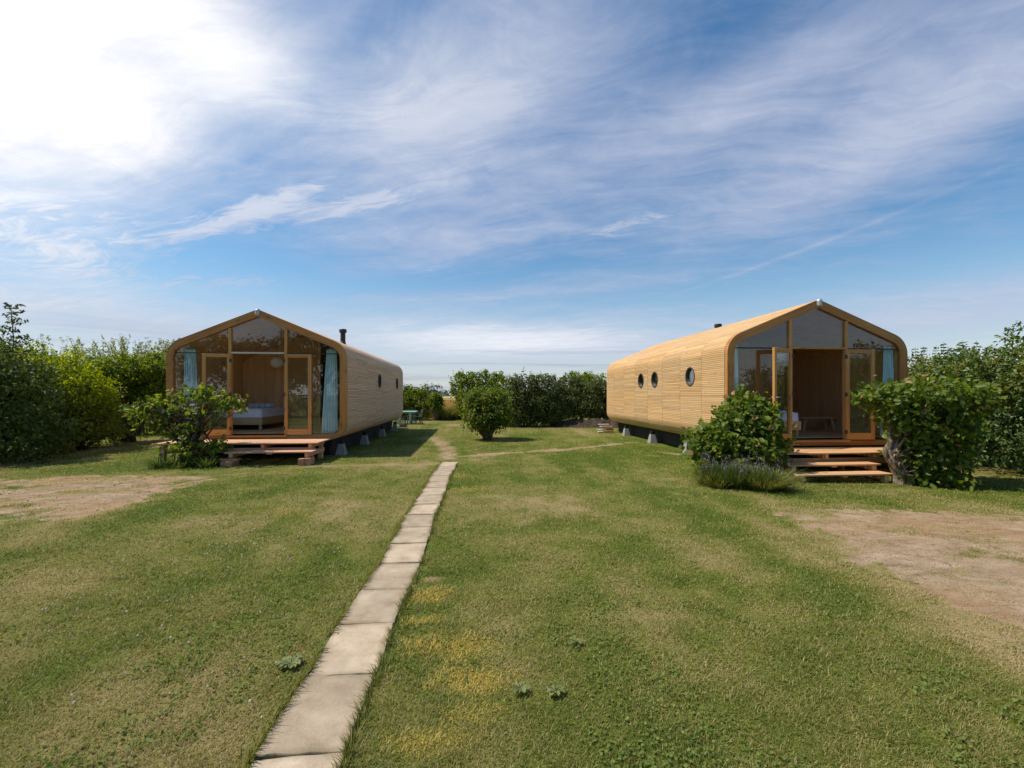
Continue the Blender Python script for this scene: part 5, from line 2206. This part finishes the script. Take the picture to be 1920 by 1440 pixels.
clump('tall_grass_clump', 'arching clump of straw and green grass at the right end of the lavender', 'grass clump',
      [(1432, 7.95, .34), (1450, 8.0, .26)], 1300, 0.40, L_STRAW, 93, 0.009, 0.9, 0.7)
clump('foxtail_tuft', 'ragged green tuft at the foot of the open branching bush', 'plant', [(335, 10.1, .4), (300, 10.15, .35), (385, 10.15, .35)], 420, 0.26, L_LAV, 94, 0.014, 0.9, 0.5)

# field beyond the gap: wheat, grassy strip, far wood
def field():
    r = np.random.default_rng(5)
    n = 60000
    z = 31.5 * (70 / 31.5) ** r.random(n)
    px = r.uniform(690, 960, n)
    xc = (px - CX) / FPX * z
    x, y = xc * CS + z * SN, -xc * SN + z * CS
    h = 0.72 + 0.22 * r.random(n)
    a = r.uniform(0, 6.28, n)
    w = 0.02 * (z / 31.5)
    V = np.empty((n, 4, 3))
    V[:, 0] = np.stack([x - np.cos(a) * w, y - np.sin(a) * w, np.zeros(n)], 1)
    V[:, 1] = np.stack([x + np.cos(a) * w, y + np.sin(a) * w, np.zeros(n)], 1)
    lx = r.normal(0, 0.08, (n, 2))
    V[:, 2] = np.stack([x + lx[:, 0] + np.cos(a) * w * 1.4, y + lx[:, 1] + np.sin(a) * w * 1.4, h], 1)
    V[:, 3] = np.stack([x + lx[:, 0] - np.cos(a) * w * 1.4, y + lx[:, 1] - np.sin(a) * w * 1.4, h], 1)
    setp(link('wheat', np_mesh('wheat', V, [(0, 1, 2, 3)], r.random(n), L_WHEAT)), 'ripe golden wheat standing in the field beyond the gap', 'wheat', None, 'stuff')
    for nme, y0, y1, zt, col, lab in (('wheat_field', 31.5, 105, 0.70, (0.42, 0.27, 0.095), 'ripe wheat field beyond the garden'),
                                      ('green_strip', 105.2, 190, 0.25, (0.13, 0.14, 0.04), 'green crop strip beyond the wheat'),
                                      ('stubble_field', 190.5, 420, 0.12, (0.42, 0.36, 0.20), 'pale field edge before the far wood')):
        mb = MB()
        mb.box(-220, 160, y0, y1, -0.2, zt)
        o = mb.build(nme, plain(nme + '_surface', col, 0.95, 0.3, 0.7 if y0 < 50 else 0.1, 0, 0.05, 0.6))
        setp(o, lab, None, None, 'structure')
    clump('verge_grass', 'tuft of tall dry grass at the field edge between two bushes', 'grass clump',
          [(836, 29.5, .6), (845, 29.6, .6), (856, 29.6, .6), (828, 29.8, .5)], 1800, 0.85, L_STRAW, 95, 0.03, 0.5, 0.3)
    rr_ = random.Random(3)
    bl = []
    for k in range(46):
        px = 560 + k * 16 + rr_.uniform(-6, 6)
        zc = 380 + rr_.uniform(-15, 15)
        x, y = W(px, zc)
        t = rr_.uniform(4.2, 6.5) + (3.6 if 806 < px < 824 else 0)
        bl.append((x, y, t * 0.5, rr_.uniform(6, 9), 6, t * 0.55))
    V, tone, P = blob_leaves(bl, 14000, 1.1, 7, spread=1.2, per=8, lump=0.12)
    setp(link('far_wood', np_mesh('far_wood', V, LEAF_F, tone, L_FAR)), 'distant wood on the horizon beyond the fields', 'wood', None, 'stuff')


field()

# what stands behind the camera and shows in the glass
def back_tree(x, y, h, w, label, seed):
    root = thing('reflected_tree', (x, y, 0), label, 'tree', 'trees mirrored in the glass fronts')
    r = random.Random(seed)
    blobs = [(r.uniform(-.5, .5) * w, r.uniform(-.4, .4) * w, h * r.uniform(.55, .85), w * .42, w * .42, h * .17) for _ in range(6)]
    V, tone, P = blob_leaves(blobs, 6000, 0.2, seed, spread=0.25)
    link('crown', np_mesh('crown', V, LEAF_F, tone, L_OLIVE), root)
    mb = MB()
    mb.tube([(0, 0, -.05), (0.05, 0, h * .3), (0, 0, h * .6)], [0.2, 0.15, 0.06], 8)
    for i in range(6):
        p = P[(i * 31) % len(P)]
        mb.tube([(0.03, 0, h * .35), (p[0] * .5, p[1] * .5, (h * .4 + p[2]) * .5), tuple(p)], [0.08, 0.05, 0.012], 6)
    mb.build('trunk', M_BARK, root, smooth=True)


MIRROR = [(-22.5, -9, 7.2, 4.4, 'broad tree mirrored in the left pane of the left cabin'), (-18.2, -10, 6.4, 3.4, 'tree mirrored in the upper left glass of the left cabin'),
          (-14.6, -9.5, 5.7, 2.8, 'small tree mirrored in the centre glass of the left cabin'), (-11.2, -9.2, 6.7, 3.6, 'rough tree mirrored in the right pane of the left cabin'),
          (27.5, -9, 5.0, 2.4, 'tree mirrored at the right end of the right cabin glass')]
for i, (x, y, h, w, lab) in enumerate(MIRROR):
    back_tree(x, y, h, w, lab, 200 + i)
bush('mirrored_hedge', 'long hedge mirrored low in the cabin glass fronts', 'hedge',
     [(-27 + k * 2.0, -9.5 + 0.5 * math.sin(k), 1.1, 1.6, 1.2, 1.30 + .25 * math.sin(k * 1.9) + (0.9 if k < 11 else 0) + (0.5 if k > 24 else 0)) for k in range(30)], 16000, 0.2, L_OLIVE, 210, spread=0.22)
